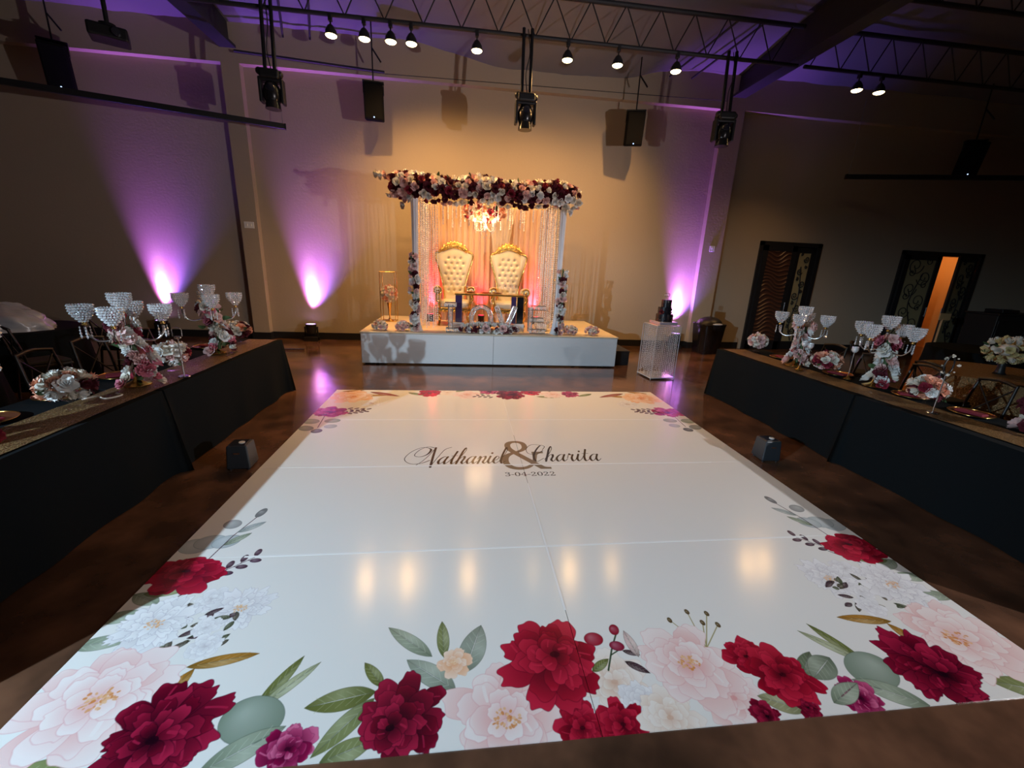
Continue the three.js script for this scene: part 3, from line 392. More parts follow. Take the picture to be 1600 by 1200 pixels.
{ // flower dome with the chandelier below it
  const o = thing('flower_dome', 'hanging dome of peach and red roses above the chandelier', 'flowers', [0.4, 2.85, -8.72]);
  cluster(o, [0, 0, 0], [0.41, 0.17, 0.3], 78, 0.062, ['peach', 'blush', 'wine', 'ivory', 'peach', 'wine'], { maxY: 0.7, core: M.blush });
  const c = thing('chandelier', 'small crystal chandelier with candle bulbs hanging under the arch', 'chandelier', [0.42, 2.58, -8.5]);
  part('stem', lathe([[0, 0.2], [0.012, 0.19], [0.012, 0.12], [0.03, 0.1], [0.014, 0.05], [0.035, 0.0], [0.05, -0.03], [0.02, -0.07], [0.012, -0.1], [0, -0.12]], 16), M.crystal, c);
  const drops = []; for (let k = 0; k < 5; k++) {
    const a = k * 1.2566 + 0.55, R = 0.2, q = [Math.cos(a) * R, 0.02, Math.sin(a) * R];
    const arm = part('arm', tube([[Math.cos(a) * 0.03, -0.02, Math.sin(a) * 0.03], [q[0] * 0.5, -0.09, q[2] * 0.5], [q[0] * 0.95, -0.07, q[2] * 0.95], [q[0], 0.0, q[2]]], 0.009, 18), M.crystal, c);
    part('drip_pan', cyl(0.035, 0.02, 0.012, 14, [q[0], 0.0, q[2]]), M.crystal, arm); part('candle_tube', cyl(0.009, 0.009, 0.06, 10, [q[0], 0.036, q[2]]), M.ivory, arm);
    part('bulb', sph(0.024, [q[0], 0.1, q[2]], [1, 1.5, 1]), glow(lin(1, 0.72, 0.4), 6), arm);
    const l = new THREE.PointLight(LAMP_COLOR.clone().lerp(lin(1, 0.8, 0.5), 0.3), CHANDELIER_POWER); l.position.set(q[0], 0.095, q[2]); l.castShadow = true; l.shadow.radius = 1; c.add(l);
    for (let j = 0; j < 3; j++) { const b = a + (j - 1) * 0.35; drops.push(tf(new THREE.OctahedronGeometry(0.014, 0), [Math.cos(b) * R * 0.9, -0.06 - 0.05 * (j === 1), Math.sin(b) * R * 0.9], [0, b, 0], [0.7, 1.8, 0.7])); }
  }
  for (let k = 0; k < 10; k++) drops.push(tf(new THREE.OctahedronGeometry(0.012, 0), [Math.cos(k * 0.628) * 0.09, -0.16 - 0.05 * (k % 2), Math.sin(k * 0.628) * 0.09], [0, k, 0], [0.7, 1.8, 0.7]));
  part('crystal_drops', merge(drops), M.crystal, c).userData.kind = 'stuff';
  part('hanging_chain', rod([0, 0.18, 0], [0, 0.49, 0], 0.006), M.gold, c);
}
// thrones
function makeThrone(label, pos, turn) {
  const o = thing('throne_chair', label, 'chair', pos, turn, 'throne chairs under the arch');
  const prof = [[0, .215], [.18, .222], [.38, .252], [.58, .305], [.76, .362], [.87, .392], [.94, .392], [.985, .365], [1.005, .31], [1.02, .24], [1.045, .16], [1.065, .08], [1.072, .0]];
  const hw = (y) => { for (let i = 1; i < prof.length; i++) if (y <= prof[i][0]) { const a = prof[i - 1], b = prof[i], t = (y - a[0]) / (b[0] - a[0]); return a[1] + (b[1] - a[1]) * t; } return 0; };
  const tufts = []; for (let r = 0; r < 7; r++) for (let k = 0; k < (r % 2 ? 4 : 3); k++) tufts.push([(k - (r % 2 ? 1.5 : 1)) * 0.125, 0.2 + r * 0.11]);
  const depth = (x, y, s) => { let z = 0.055 * (1 - Math.pow(Math.abs(s), 6)); for (const [a, b] of tufts) { const d = Math.hypot(x - a, y - b); z -= 0.034 * Math.exp(-Math.pow(d / 0.022, 2)) + 0.012 * Math.exp(-Math.pow(d / 0.05, 2)); } return z; };
  const back = new THREE.Group(); back.name = 'backrest'; back.position.set(0, 0.5, -0.26); back.rotation.x = -0.1; o.add(back);
  part('tufted_cushion', grid(56, 90, (u, v) => { const y = v * 1.0715, w = Math.max(0.002, hw(y) - 0.012), s = u * 2 - 1, x = s * w; return [x, y, depth(x, y, s)]; }), M.leather, back);
  part('back_board', grid(10, 40, (u, v) => { const y = v * 1.0715, w = Math.max(0.002, hw(y)); return [(u * 2 - 1) * w, y, -0.03]; }), M.goldDark, back);
  const rim = []; for (const p of prof) rim.push([p[1], p[0], 0.0]); const full = [...rim.map(([a, b, c]) => [a, b, c]), ...rim.slice(0, -1).reverse().map(([a, b, c]) => [-a, b, c])];
  part('gilt_rim', tube(full, 0.02, 120, 8), M.gold, back);
  const bt = []; for (const [a, b] of tufts) bt.push(sph(0.009, [a, b, 0.02], [1, 1, 0.7], 8)); part('buttons', merge(bt), M.leather, back);
  const cr = []; for (let i = -7; i <= 7; i++) { const x = i * 0.036, q = 1 - Math.pow(i / 7.5, 2), y = 1.03 + 0.095 * q; cr.push(sph(0.042, [x, y, 0.03], [0.8, 0.9 + 1.1 * q + 0.25 * (i % 2 === 0), 0.7], 10)); cr.push(tor(0.026, 0.009, [x, y - 0.03, 0.062], [0, 0, i], 5, 14)); if (i % 2 === 0) cr.push(sph(0.022, [x, y + 0.045 + 0.045 * q, 0.03], [1, 1, 0.8], 8)); }
  for (const s of [-1, 1]) cr.push(tube([[s * 0.2, 1.05, 0.03], [s * 0.26, 1.03, 0.03], [s * 0.31, 1.0, 0.03], [s * 0.36, 0.99, 0.02]], 0.02, 20), tor(0.026, 0.01, [s * 0.3, 1.0, 0.03], [0, 0, 0]));
  part('gilt_crest', merge(cr), M.gold, back);
  part('seat_cushion', rbox(0.62, 0.15, 0.58, 0.06, [0, 0.44, 0.02]), M.leather, o);
  part('seat_rail', merge([rbox(0.66, 0.08, 0.62, 0.02, [0, 0.34, 0.02]), ...[-2, -1, 0, 1, 2].map((i) => sph(0.03, [i * 0.11, 0.31, 0.33], [1.3, 0.8, 0.5], 10))]), M.gold, o);
  for (const s of [-1, 1]) {
    const arm = part('arm', merge([tf(new THREE.CapsuleGeometry(0.085, 0.42, 6, 14), [s * 0.345, 0.72, 0.04], [Math.PI / 2 - 0.06, 0, 0]), rbox(0.1, 0.24, 0.48, 0.04, [s * 0.335, 0.58, -0.0])]), M.leather, o);
    part('arm_scroll', merge([tor(0.07, 0.02, [s * 0.335, 0.72, 0.31], [0, 0, 0], 6.283, 20), sph(0.03, [s * 0.335, 0.72, 0.32]), tube([[s * 0.345, 0.66, 0.32], [s * 0.37, 0.58, 0.3], [s * 0.32, 0.48, 0.33], [s * 0.32, 0.38, 0.31]], 0.026, 18)]), M.gold, arm);
    for (const f of [-1, 1]) part('leg', tube([[s * 0.29, 0.36, f * 0.26 + 0.02], [s * 0.34, 0.26, f * 0.3 + 0.02], [s * 0.3, 0.12, f * 0.27 + 0.02], [s * 0.32, 0.02, f * 0.31 + 0.02]], 0.027, 16, 8), M.gold, o);
  }
  return o;
}
const throne = makeThrone('gilt white tufted throne chair behind the L and O letters', [-0.17, SH, -9.12], 0.03);
copy(throne, [0.98, SH, -9.12], -0.03, 'gilt white tufted throne chair behind the V and E letters');
// red uplights in front of the backdrop
for (const [x, lab] of [[-0.7, 'small black red-glowing uplight behind the throne near the gold vase stand'], [1.68, 'small black red-glowing uplight behind the throne near the empty gold frame'], [0.42, 'small black red-glowing uplight between the two throne chairs']]) {
  const o = thing('stage_uplight', lab, 'light', [x, SH, -9.52]); part('housing', cyl(0.075, 0.065, 0.14, 18, [0, 0.09, 0]), M.black, o); part('foot', box(0.16, 0.02, 0.12, [0, 0.01, 0]), M.black, o); part('lens', cyl(0.06, 0.06, 0.006, 18, [0, 0.163, 0]), glow(lin(1, 0.02, 0.06), 3), o);
  spot([0, 0.18, 0], [(0.42 - x) * 0.12, 0.98, -0.48], lin(1, 0.02, 0.05), RED_POWER * (x === 0.42 ? 0.3 : 1), 0.46, 0.9, 2, o);
}
{ // sweetheart table with its mirrored pillars
  const o = thing('sweetheart_table', 'narrow gold sweetheart table on dark mirrored pillars before the thrones', 'table', [0.53, SH, -8.42]);
  part('tabletop', rbox(1.36, 0.035, 0.42, 0.012, [0, 0.7, 0]), M.gold, o);
  for (const [x, m, w] of [[-0.6, M.purple, 0.13], [0.47, M.purple, 0.1], [0.6, M.black, 0.13]]) part('pillar', rbox(w, 0.52, 0.16, 0.012, [x, 0.42, 0.08]), mat(m.color.clone(), 0.12, { clearcoat: 1 }), o);
  for (const x of [-0.6, 0.58]) part('plinth', rbox(0.22, 0.16, 0.24, 0.01, [x, 0.08, 0.06]), M.crystal, o);
}
const goblet = lathe([[0, 0], [0.035, 0.002], [0.03, 0.006], [0.006, 0.012], [0.005, 0.075], [0.026, 0.1], [0.034, 0.14], [0.03, 0.19], [0.027, 0.19], [0.03, 0.14], [0.022, 0.105], [0, 0.09]], 16);
[-0.44, -0.28, 0.3, 0.37, 0.44, 0.51].forEach((x, i) => { const o = thing('goblet', i < 2 ? 'clear stemmed goblet on the sweetheart table before the first throne' : 'clear stemmed goblet in the group on the sweetheart table before the second throne', 'glass', [0.53 + x, SH + 0.7185, -8.38 + 0.05 * (i % 2)], 0, i < 2 ? 'pair of goblets on the sweetheart table' : 'group of goblets on the sweetheart table'); part('bowl_and_stem', goblet, M.glass, o); part('crystal_band', tor(0.031, 0.004, [0, 0.125, 0], [Math.PI / 2, 0, 0]), M.crystal, o); });
{ // plates on that table
  [-0.36, -0.08, 0.17].forEach((x, i) => { const o = thing('dinner_plate', ['dark round plate on the sweetheart table between two goblets', 'dark round plate at the middle of the sweetheart table', 'dark round plate beside the goblet group on the sweetheart table'][i], 'plate', [0.53 + x, SH + 0.7185, -8.5]); part('dish', lathe([[0, 0.004], [0.07, 0.004], [0.105, 0.016], [0.108, 0.02], [0.07, 0.01], [0, 0.01]], 24), M.charger, o); }); }
// rhinestone letters L O V E
function letter(name, label, strokes, x, z, w) {
  const o = thing(name, label, 'letter', [x, SH, z]); const g = [], st = [];
  for (const s of strokes) { const cv = new THREE.CatmullRomCurve3(s.map(([a, b]) => V(a, b, 0)), false, 'catmullrom', 0.4), n = Math.ceil(cv.getLength() / 0.03), P = cv.getPoints(n), T = (i) => cv.getTangent(i / n); for (const off of [-w / 2, w / 2]) { for (const dz of [-0.035, 0.035]) g.push(new THREE.TubeGeometry(new THREE.CatmullRomCurve3(P.map((p, i) => { const t = T(i); return V(p.x - t.y * off, p.y + t.x * off, dz); })), n * 2, 0.009, 5)); } P.forEach((p, i) => { for (let k = 0; k < 11; k++) { const t = T(i), q = rr(-w / 2, w / 2); st.push(tf(new THREE.OctahedronGeometry(rr(0.008, 0.015), 0), [p.x - t.y * q, p.y + t.x * q, rr(-0.03, 0.03)], [rr(0, 3), rr(0, 3), 0])); } }); }
  part('wire_frame', merge(g), M.silver, o); part('crystals', merge(st), M.bead, o).userData.kind = 'stuff';
}
letter('crystal_letter_l', 'rhinestone letter L standing on the stage beside the mirrored pillar', [[[0, 0.06], [0, 0.28], [0, 0.52]], [[-0.1, 0.52], [0.1, 0.52]], [[-0.08, 0.045], [0.1, 0.045], [0.22, 0.06]]], -0.22, -8.02, 0.075);
letter('crystal_letter_o', 'rhinestone letter O standing below the middle of the sweetheart table', [[[0, 0.05], [0.15, 0.13], [0.19, 0.28], [0.13, 0.43], [0, 0.49], [-0.13, 0.43], [-0.19, 0.28], [-0.15, 0.13], [0, 0.05]]], 0.36, -8.1, 0.075);
letter('crystal_letter_v', 'rhinestone letter V standing between letters O and E', [[[-0.18, 0.5], [-0.09, 0.27], [0, 0.05]], [[0.18, 0.5], [0.09, 0.27], [0, 0.05]]], 0.83, -8.1, 0.075);
letter('crystal_letter_e', 'rhinestone letter E standing beside the right arch post vine', [[[-0.13, 0.05], [-0.13, 0.28], [-0.13, 0.5]], [[-0.13, 0.5], [0.16, 0.5]], [[-0.13, 0.27], [0.12, 0.27]], [[-0.13, 0.05], [0.17, 0.05]]], 1.44, -8.08, 0.075);
{ const o = thing('floor_swag', 'low mound of white and burgundy roses at the stage edge below the letters', 'flowers', [0.51, SH, -8.0]);
  part('foam_core', sph(1, [0, 0.03, 0], [0.45, 0.04, 0.05], 16), M.ivory, o);
  for (let i = 0; i < 130; i++) { const t = rr(-1, 1), a = rr(-0.1, 2.6), e = Math.sqrt(1 - t * t * 0.9), low = a < 0.75; bloom(o, [t * 0.53, 0.06 + Math.sin(a) * 0.13 * e, Math.cos(a) * 0.13 * e], [t * 0.4, Math.sin(a), Math.cos(a)], rr(0.048, 0.066), pick(['rose', 'bud', 'rose']), M[low ? (rnd() < 0.78 ? 'burgundy' : 'white') : pick(['white', 'ivory', 'white', 'blush', 'ivory'])]); }
  for (const x of [-0.06, 0.26]) bloom(o, [x, 0.11, 0.13], [0, 0.4, 1], 0.085, 'rose', M.blush);
}
[[-1.53, 'round white and blush flower clump at the stage corner by the uplit bay'], [-1.1, 'round blush flower clump on the stage beside the tall flower vine'], [2.12, 'round pale flower clump on the stage beside the empty gold frame'], [2.56, 'round pale pink flower clump at the stage corner by the step block']].forEach(([x, l]) => { const o = thing('flower_clump', l, 'flowers', [x, SH, -8.06]); cluster(o, [0, 0.085, 0], [0.13, 0.085, 0.09], 20, 0.046, ['white', 'blush', 'ivory', 'blush'], { minY: -0.5, leaves: 4, core: M.ivory }); });
// gold wire stands
function goldFrame(o, w, d, h) { const g = []; for (const y of [0.008, h]) for (const [a, b] of [[[-w, -d], [w, -d]], [[w, -d], [w, d]], [[w, d], [-w, d]], [[-w, d], [-w, -d]]]) g.push(rod([a[0], y, a[1]], [b[0], y, b[1]], 0.008)); for (const sx of [-w, w]) for (const sz of [-d, d]) g.push(rod([sx, 0, sz], [sx, h, sz], 0.008)); part('wire_frame', merge(g), M.gold, o); }
{ const o = thing('gold_wire_stand', 'gold wire box stand around the flower ball vase on the stage', 'stand', [-1.56, SH, -9.35]); goldFrame(o, 0.15, 0.15, 1.03);
  const v = thing('flower_ball_vase', 'gold trumpet vase holding a cream rose ball inside the wire stand', 'vase', [-1.55, SH, -9.33]); part('trumpet_vase', lathe([[0, 0], [0.085, 0.004], [0.08, 0.02], [0.03, 0.045], [0.016, 0.09], [0.03, 0.25], [0.055, 0.42], [0.06, 0.43], [0.04, 0.4], [0, 0.3]], 22), M.gold, v); cluster(v, [0, 0.58, 0], [0.16, 0.165, 0.16], 42, 0.055, ['ivory', 'blush', 'ivory', 'peach', 'white'], { core: M.ivory });
  const f = thing('gold_wire_stand', 'empty gold wire box stand behind the right arch post', 'stand', [2.02, SH, -9.2]); goldFrame(f, 0.19, 0.15, 1.0);
  const b = thing('crystal_basket', 'crystal bead basket on the stage beside the letter E', 'basket', [1.62, SH, -8.5]); part('bowl', lathe([[0, 0.02], [0.12, 0.03], [0.16, 0.1], [0.15, 0.2], [0.145, 0.2], [0.15, 0.1], [0.11, 0.04], [0, 0.03]], 22), M.crystal, b); const d = []; for (let i = 0; i < 90; i++) { const a = i * 2.4, y = 0.05 + 0.3 * (i / 90); d.push(tf(new THREE.OctahedronGeometry(0.013), [Math.cos(a) * 0.155, y, Math.sin(a) * 0.155])); } part('bead_rim', merge(d), M.crystal, b); }

// ------------------------------------------------------------------ cake table, cake, bin
{ const o = thing('cake_table', 'clear square cake table hung with crystal bead fringe', 'table', [3.6, 0, -7.25], 0.1);
  part('tabletop', rbox(0.46, 0.02, 0.46, 0.006, [0, 0.97, 0]), mat([0.8, 0.78, 0.82], 0.15, { transmission: 0.6, thickness: 0 }), o);
  const fr = (n, w) => { const g = []; for (let i = 0; i < n; i++) { const x = -w + 2 * w * (i + 0.5) / n, L = 0.8 + 0.12 * rnd(); for (let k = 0; k < 26; k++) g.push(tf(new THREE.OctahedronGeometry(0.011, 0), [x, -L * (k + 0.5) / 26, rr(-0.004, 0.004)])); g.push(rod([x, 0, 0], [x, -L, 0], 0.0018, 4)); } return merge(g); };
  for (let k = 0; k < 4; k++) part('bead_fringe', fr(12, 0.22), M.crystal, o, [Math.sin(k * Math.PI / 2) * 0.22, 0.96, Math.cos(k * Math.PI / 2) * 0.22], [0, k * Math.PI / 2, 0]);
  part('acrylic_column', merge([box(0.3, 0.9, 0.01, [0, 0.5, 0.15]), box(0.3, 0.9, 0.01, [0, 0.5, -0.15]), box(0.01, 0.9, 0.3, [0.15, 0.5, 0]), box(0.01, 0.9, 0.3, [-0.15, 0.5, 0])]), M.glass, o);
  for (const sx of [-1, 1]) for (const sz of [-1, 1]) part('leg', box(0.012, 0.96, 0.012, [sx * 0.235, 0.48, sz * 0.235]), mat([0.75, 0.75, 0.78], 0.15, { transmission: 0.5, thickness: 0 }), o);
  part('base_plate', rbox(0.5, 0.015, 0.5, 0.005, [0, 0.03, 0]), M.crystal, o); part('riser', rbox(0.36, 0.05, 0.36, 0.01, [0.03, 1.0055, -0.02]), mat([0.5, 0.46, 0.55], 0.12, { metalness: 0.4 }), o); }
{ const o = thing('wedding_cake', 'three tier black wedding cake with silver sparkle and topper', 'cake', [3.63, 1.032, -7.27], 0.25);
  const sp = []; [[0.15, 0.13, 0], [0.12, 0.12, 0.13], [0.09, 0.13, 0.25]].forEach(([r, h, y], i) => { part('tier', cyl(r, r, h, 6, [i ? (i === 1 ? -0.012 : 0.008) : 0, y + h / 2, 0]), mat([0.01, 0.01, 0.016], 0.25, { clearcoat: 0.6 }), o); for (let k = 0; k < 10; k++) { const a = rr(0, 3.2); sp.push(tf(new THREE.OctahedronGeometry(rr(0.006, 0.013), 0), [Math.cos(a) * r * 0.95, y + rr(0.02, h - 0.02), Math.sin(a) * r * 0.95])); } }); part('silver_sparkle', merge(sp), M.silver, o).userData.kind = 'stuff'; bloom(o, [-0.13, 0.17, 0.06], [-1, 0.3, 0.5], 0.05, 'rose', M.burgundy);
  part('topper', merge([rod([-0.03, 0.38, 0], [-0.03, 0.44, 0], 0.003), rod([0.03, 0.38, 0], [0.03, 0.44, 0], 0.003), tor(0.03, 0.005, [-0.025, 0.46, 0], [0, 0, 0]), tor(0.03, 0.005, [0.025, 0.46, 0], [0, 0, 0])]), M.silver, o); }
{ const o = thing('waste_bin', 'black square waste bin lined with a bag by the pilaster', 'bin', [5.98, 0, -9.62], 0.15);
  part('bin_body', tf(new THREE.CylinderGeometry(0.37, 0.3, 0.72, 4, 1), [0, 0.36, 0], [0, Math.PI / 4, 0]), mat([0.012, 0.012, 0.014], 0.22), o); part('bag_rim', tf(new THREE.TorusGeometry(0.36, 0.02, 8, 4), [0, 0.715, 0], [Math.PI / 2, 0, Math.PI / 4]), mat([0.03, 0.03, 0.035], 0.25), o); part('lid', sph(0.29, [0.0, 0.71, 0], [1, 0.62, 1], 20), M.black, o); part('liner_fold', sph(0.09, [0.02, 0.735, 0.26], [1.6, 0.3, 0.5]), M.bag, o); }

// ------------------------------------------------------------------ wall uplights
function uplight(x, z, label, k, dx) {
  const o = thing('wall_uplight', label, 'light', [x, 0, z]);
  part('housing', cyl(0.12, 0.1, 0.2, 24, [0, 0.28, 0]), M.black, o); part('yoke', merge([box(0.02, 0.26, 0.06, [-0.135, 0.2, 0]), box(0.02, 0.26, 0.06, [0.135, 0.2, 0]), box(0.3, 0.02, 0.2, [0, 0.08, 0])]), M.blackMetal, o); part('foot', merge([box(0.3, 0.08, 0.05, [0, 0.04, 0.08]), box(0.3, 0.08, 0.05, [0, 0.04, -0.08])]), M.black, o);
  part('rim', tor(0.115, 0.012, [0, 0.385, 0], [Math.PI / 2, 0, 0]), M.steel, o); part('led_face', cyl(0.1, 0.1, 0.006, 24, [0, 0.384, 0]), glow(lin(0.62, 0.35, 1), 5), o);
  const y = 0.41, P = UP_POWER * k; // red, green and blue dies sit side by side behind the face
  spot([0, y, -0.02], [0.01, y + 1, -0.34], lin(1.0, 0.55, 0.95), 60 * P, 0.2, 1.0, 2, o);
  spot([0.01, y, -0.02], [0.02, y + 1, -0.26], lin(0.9, 0.22, 1.0), 26 * P, 0.34, 1.0, 2, o);
  spot([0.03 * dx, y, 0], [0.12 * dx, y + 1, -0.14], lin(0.5, 0.14, 1.0), 58 * P, 0.42, 1.0, 2, o);
  spot([-0.03 * dx, y, 0.02], [0.2 * dx, y + 1, -0.06], lin(0.22, 0.13, 1.0), 42 * P, 0.5, 1.0, 2, o);
}
uplight(-6.62, -10.13, 'black round uplight throwing a purple beam behind the banquet table', 1.0, 1);
uplight(-3.46, -10.12, 'black round uplight throwing a pink beam between pilaster and stage', 1.0, 1);
uplight(5.42, -10.13, 'black round uplight throwing a purple beam beside the waste bin', 1.1, 1);
{ const o = thing('metal_rod', 'short silver rod lying on the floor beside the pink uplight', 'rod', [-3.55, 0, -9.0], 0.05); part('tube', rod([-0.25, 0.02, 0], [0.3, 0.02, 0], 0.018, 10), M.silver, o); part('end_cap', sph(0.026, [-0.27, 0.026, 0]), M.steel, o); }
// battery uplights beside the wrap, switched off
function floorBox(x, z, turn, label) {
  const o = thing('battery_uplight', label, 'light', [x, 0, z], turn), m = mat([0.03, 0.034, 0.04], 0.35);
  part('case', (() => { const g = new RoundedBoxGeometry(0.2, 0.22, 0.2, 3, 0.015); const P = g.attributes.position; for (let i = 0; i < P.count; i++) { const k = P.getY(i) > 0 ? 0.86 : 1; P.setX(i, P.getX(i) * k); P.setZ(i, P.getZ(i) * k); } g.computeVertexNormals(); g.translate(0, 0.122, 0); return g; })(), m, o);
  part('lens_plate', rbox(0.13, 0.008, 0.13, 0.003, [0, 0.233, 0]), M.lens, o); part('lens', cyl(0.026, 0.026, 0.006, 16, [0.02, 0.239, 0.01]), mat([0.85, 0.85, 0.86], 0.15), o); part('name_badge', box(0.05, 0.012, 0.003, [0.0, 0.165, 0.0945]), M.silver, o);
  for (const sx of [-1, 1]) for (const sz of [-1, 1]) part('foot', cyl(0.014, 0.014, 0.014, 8, [sx * 0.075, 0.007, sz * 0.075]), M.black, o);
}
floorBox(-2.0, -3.78, 0.06, 'small black battery uplight on the floor beside the left banquet table'); floorBox(3.26, -3.8, -0.04, 'small black battery uplight on the floor beside the right banquet table');

// ------------------------------------------------------------------ banquet tables
function banquet(x, z, side, label, drape) { // side: +1 when the dance floor lies at +x
  const o = thing('banquet_table', label, 'table', [x, 0, z]), w = 0.76, L = 2.43, h = 0.75;
  part('tabletop', rbox(w, 0.03, L, 0.01, [0, h - 0.018, 0]), M.oak, o);
  for (const sx of [-1, 1]) for (const sz of [-1, 1]) part('leg', rod([sx * 0.3, 0, sz * 1.0], [sx * 0.3, h - 0.03, sz * 1.0], 0.015), M.steel, o);
  // cloth: top and a skirt with soft folds, deeper ones at the corners
  const per = []; const hx = w / 2 + 0.012, hz = L / 2 + 0.004, N = 60; for (let i = 0; i < N; i++) per.push([side * hx, hz - 2 * hz * i / N]); for (let i = 0; i < 18; i++) per.push([side * hx - side * 2 * hx * i / 18, -hz]); for (let i = 0; i < N; i++) per.push([-side * hx, -hz + 2 * hz * i / N]); for (let i = 0; i <= 18; i++) per.push([-side * hx + side * 2 * hx * i / 18, hz]);
  const n = per.length - 1, sk = grid(n, 14, (u, v) => { const i = Math.min(n, Math.round(u * n)), [px, pz] = per[i], q = 1 - v, corner = Math.pow(Math.min(1, Math.abs(px) / hx), 6) * Math.pow(Math.min(1, Math.abs(pz) / hz), 40), f = 0.012 * q * Math.sin(pz * 9 + px * 5) + 0.02 * q * nz(pz * 3, px * 3 + x) + drape * 0.1 * q * corner + 0.03 * q; const nx = Math.abs(px) > hx - 1e-4 ? Math.sign(px) : 0, nzz = Math.abs(pz) > hz - 1e-4 ? Math.sign(pz) : 0; return [px + nx * f, 0.006 + (h - 0.006) * v, pz + nzz * f * 0.04]; });
  part('tablecloth', muv(merge([sk, grid(8, 24, (u, v) => [(u - 0.5) * 2 * hx, h, (v - 0.5) * 2 * hz])])), M.cloth, o);
}
const LT = -2.9, RT = 4.42, TY = 0.753;
banquet(LT, -4.93, 1, 'long black-clothed banquet table on the side of the wrapped bundle, end nearer the stage', 0.9); banquet(LT, -2.47, 1, 'long black-clothed banquet table on the side of the wrapped bundle, end farther from the stage', 1.1);
banquet(RT, -4.93, -1, 'long black-clothed banquet table on the side of the carved doors, end nearer the stage', 0.6); banquet(RT, -2.47, -1, 'long black-clothed banquet table on the side of the carved doors, end farther from the stage', 0.9);
for (const [x, d, lab] of [[LT + 0.18, 1, 'gold sequin runner along the banquet tables by the wrapped bundle'], [RT - 0.14, -1, 'gold sequin runner along the banquet tables by the carved doors']]) { const o = thing('table_runner', lab, 'runner', [x, TY, 0]); part('fabric', muv(grid(12, 220, (u, v) => { const z = -6.1 + 4.85 * v, s = 0.03 * nz(z * 0.8, x); return [(u - 0.5) * 0.36 + s - d * 0.03 * v, 0.004 + 0.003 * nz(u * 6, z * 7), z]; })), M.runner, o); }
const bowlBeads = (() => { const g = []; for (let j = 0; j < 7; j++) { const t = j / 6, y = 0.004 + 0.125 * t, r = 0.024 + 0.05 * Math.sin(Math.min(1, t * 1.25) * 1.57), n = Math.round(r * 6.283 / 0.0185); for (let i = 0; i < n; i++) { const a = (i + 0.5 * (j % 2)) / n * 6.283; g.push(tf(new THREE.OctahedronGeometry(0.0115, 0), [Math.cos(a) * r, y, Math.sin(a) * r], [a, a * 2, 0])); } } return merge(g); })();
const dropGeo = merge([0, 1, 2, 3].map((i) => tf(new THREE.OctahedronGeometry(0.009 + 0.002 * i, 0), [0, -0.018 - 0.024 * i, 0], [0, i, 0], [0.7, 1.3, 0.7])));
function candelabra(x, z, turn, label, h = 0.6) {
  const o = thing('candelabra', label, 'candelabra', [x, TY + 0.008, z], turn);
  part('base', lathe([[0, 0], [0.1, 0.002], [0.1, 0.01], [0.05, 0.03], [0.02, 0.05], [0.012, 0.08], [0, 0.08]], 24), M.gold, o); part('stem', lathe([[0.012, 0.06], [0.02, 0.12], [0.011, 0.17], [0.011, h * 0.6], [0.022, h * 0.66], [0.012, h * 0.72], [0.012, h]], 14), M.silver, o);
  const spots = [[0, h + 0.01, 0]];
  for (let k = 0; k < 4; k++) { const a = k * Math.PI / 2, R = 0.25, q = [Math.cos(a) * R, h - 0.08, Math.sin(a) * R], m = (t, y) => [q[0] * t, y, q[2] * t]; part('arm', tube([m(0.04, h - 0.12), m(0.35, h - 0.2), m(0.75, h - 0.21), m(0.97, h - 0.15), m(1, h - 0.09)], 0.009, 20), M.silver, o); spots.push(q); }
  spots.forEach((q, i) => { const b = part('crystal_bowl', bowlBeads, M.crystal, o, [q[0], q[1] + 0.03, q[2]], [0, i, 0]); part('gold_cup', lathe([[0, -0.02], [0.012, -0.018], [0.02, -0.01], [0.01, 0.0], [0.026, 0.012], [0, 0.012]], 14), M.gold, b, [0, -0.012, 0]); if (i) for (let k = 0; k < 3; k++) part('crystal_drop', dropGeo, M.crystal, b, [Math.cos(k * 2.09) * 0.035, -0.03, Math.sin(k * 2.09) * 0.035]); });
  return o;
}
function column(x, z, label, pal, h = 0.52, lean = 0.05, into) {
  const o = into || thing('flower_mound', label, 'flowers', [x, TY + 0.008, z]);
  part('foam_core', tube([[0.03, 0.05, 0.02], [0.05, h * 0.4, 0.03], [0.03, h * 0.7, 0.04], [0.02, h, 0.03]], 0.022, 12, 8), M.leaf, o);
  for (let i = 0; i < 40; i++) { const t = i / 39, y = 0.035 + h * t, a = i * 2.2 + rr(-0.3, 0.3), R = 0.05 + 0.09 * Math.pow(1 - t, 2.5) + 0.05 * Math.max(0, t - 0.7) / 0.3; bloom(o, [0.03 + Math.cos(a) * R + lean * Math.sin(t * 5), y + 0.005, 0.03 + Math.sin(a) * R], [Math.cos(a), 0.35 + 0.3 * (1 - t), Math.sin(a)], rr(0.056, 0.08), pick(['rose', 'peony', 'rose', 'peony', 'bud']), M[pick(pal)]); }
  for (let i = 0; i < 5; i++) leafPart(o, [rr(-0.06, 0.1), rr(0.04, h), rr(-0.04, 0.09)], [rr(-1, 1), 0.2, rr(-1, 1)], 0.08);
}
function lowBowl(x, z, label, pal, r = 0.135) {
  const o = thing('flower_bowl', label, 'flowers', [x, TY + 0.008, z]);
  part('footed_bowl', lathe([[0, 0], [0.05, 0.002], [0.048, 0.008], [0.012, 0.02], [0.012, 0.05], [0.05, 0.07], [0.075, 0.11], [0.07, 0.11], [0.045, 0.075], [0, 0.06]], 24), M.glass, o);
  cluster(o, [0, 0.17, 0], [r, 0.09, r], 32, 0.064, pal, { minY: -0.7, leaves: 2, core: M.ivory });
}
column(0, 0, '', PAL.table, 0.52, 0.05, candelabra(LT + 0.12, -3.82, 0.35, 'crystal bowl candelabra wrapped in white, pink and wine roses beside the card stand'));
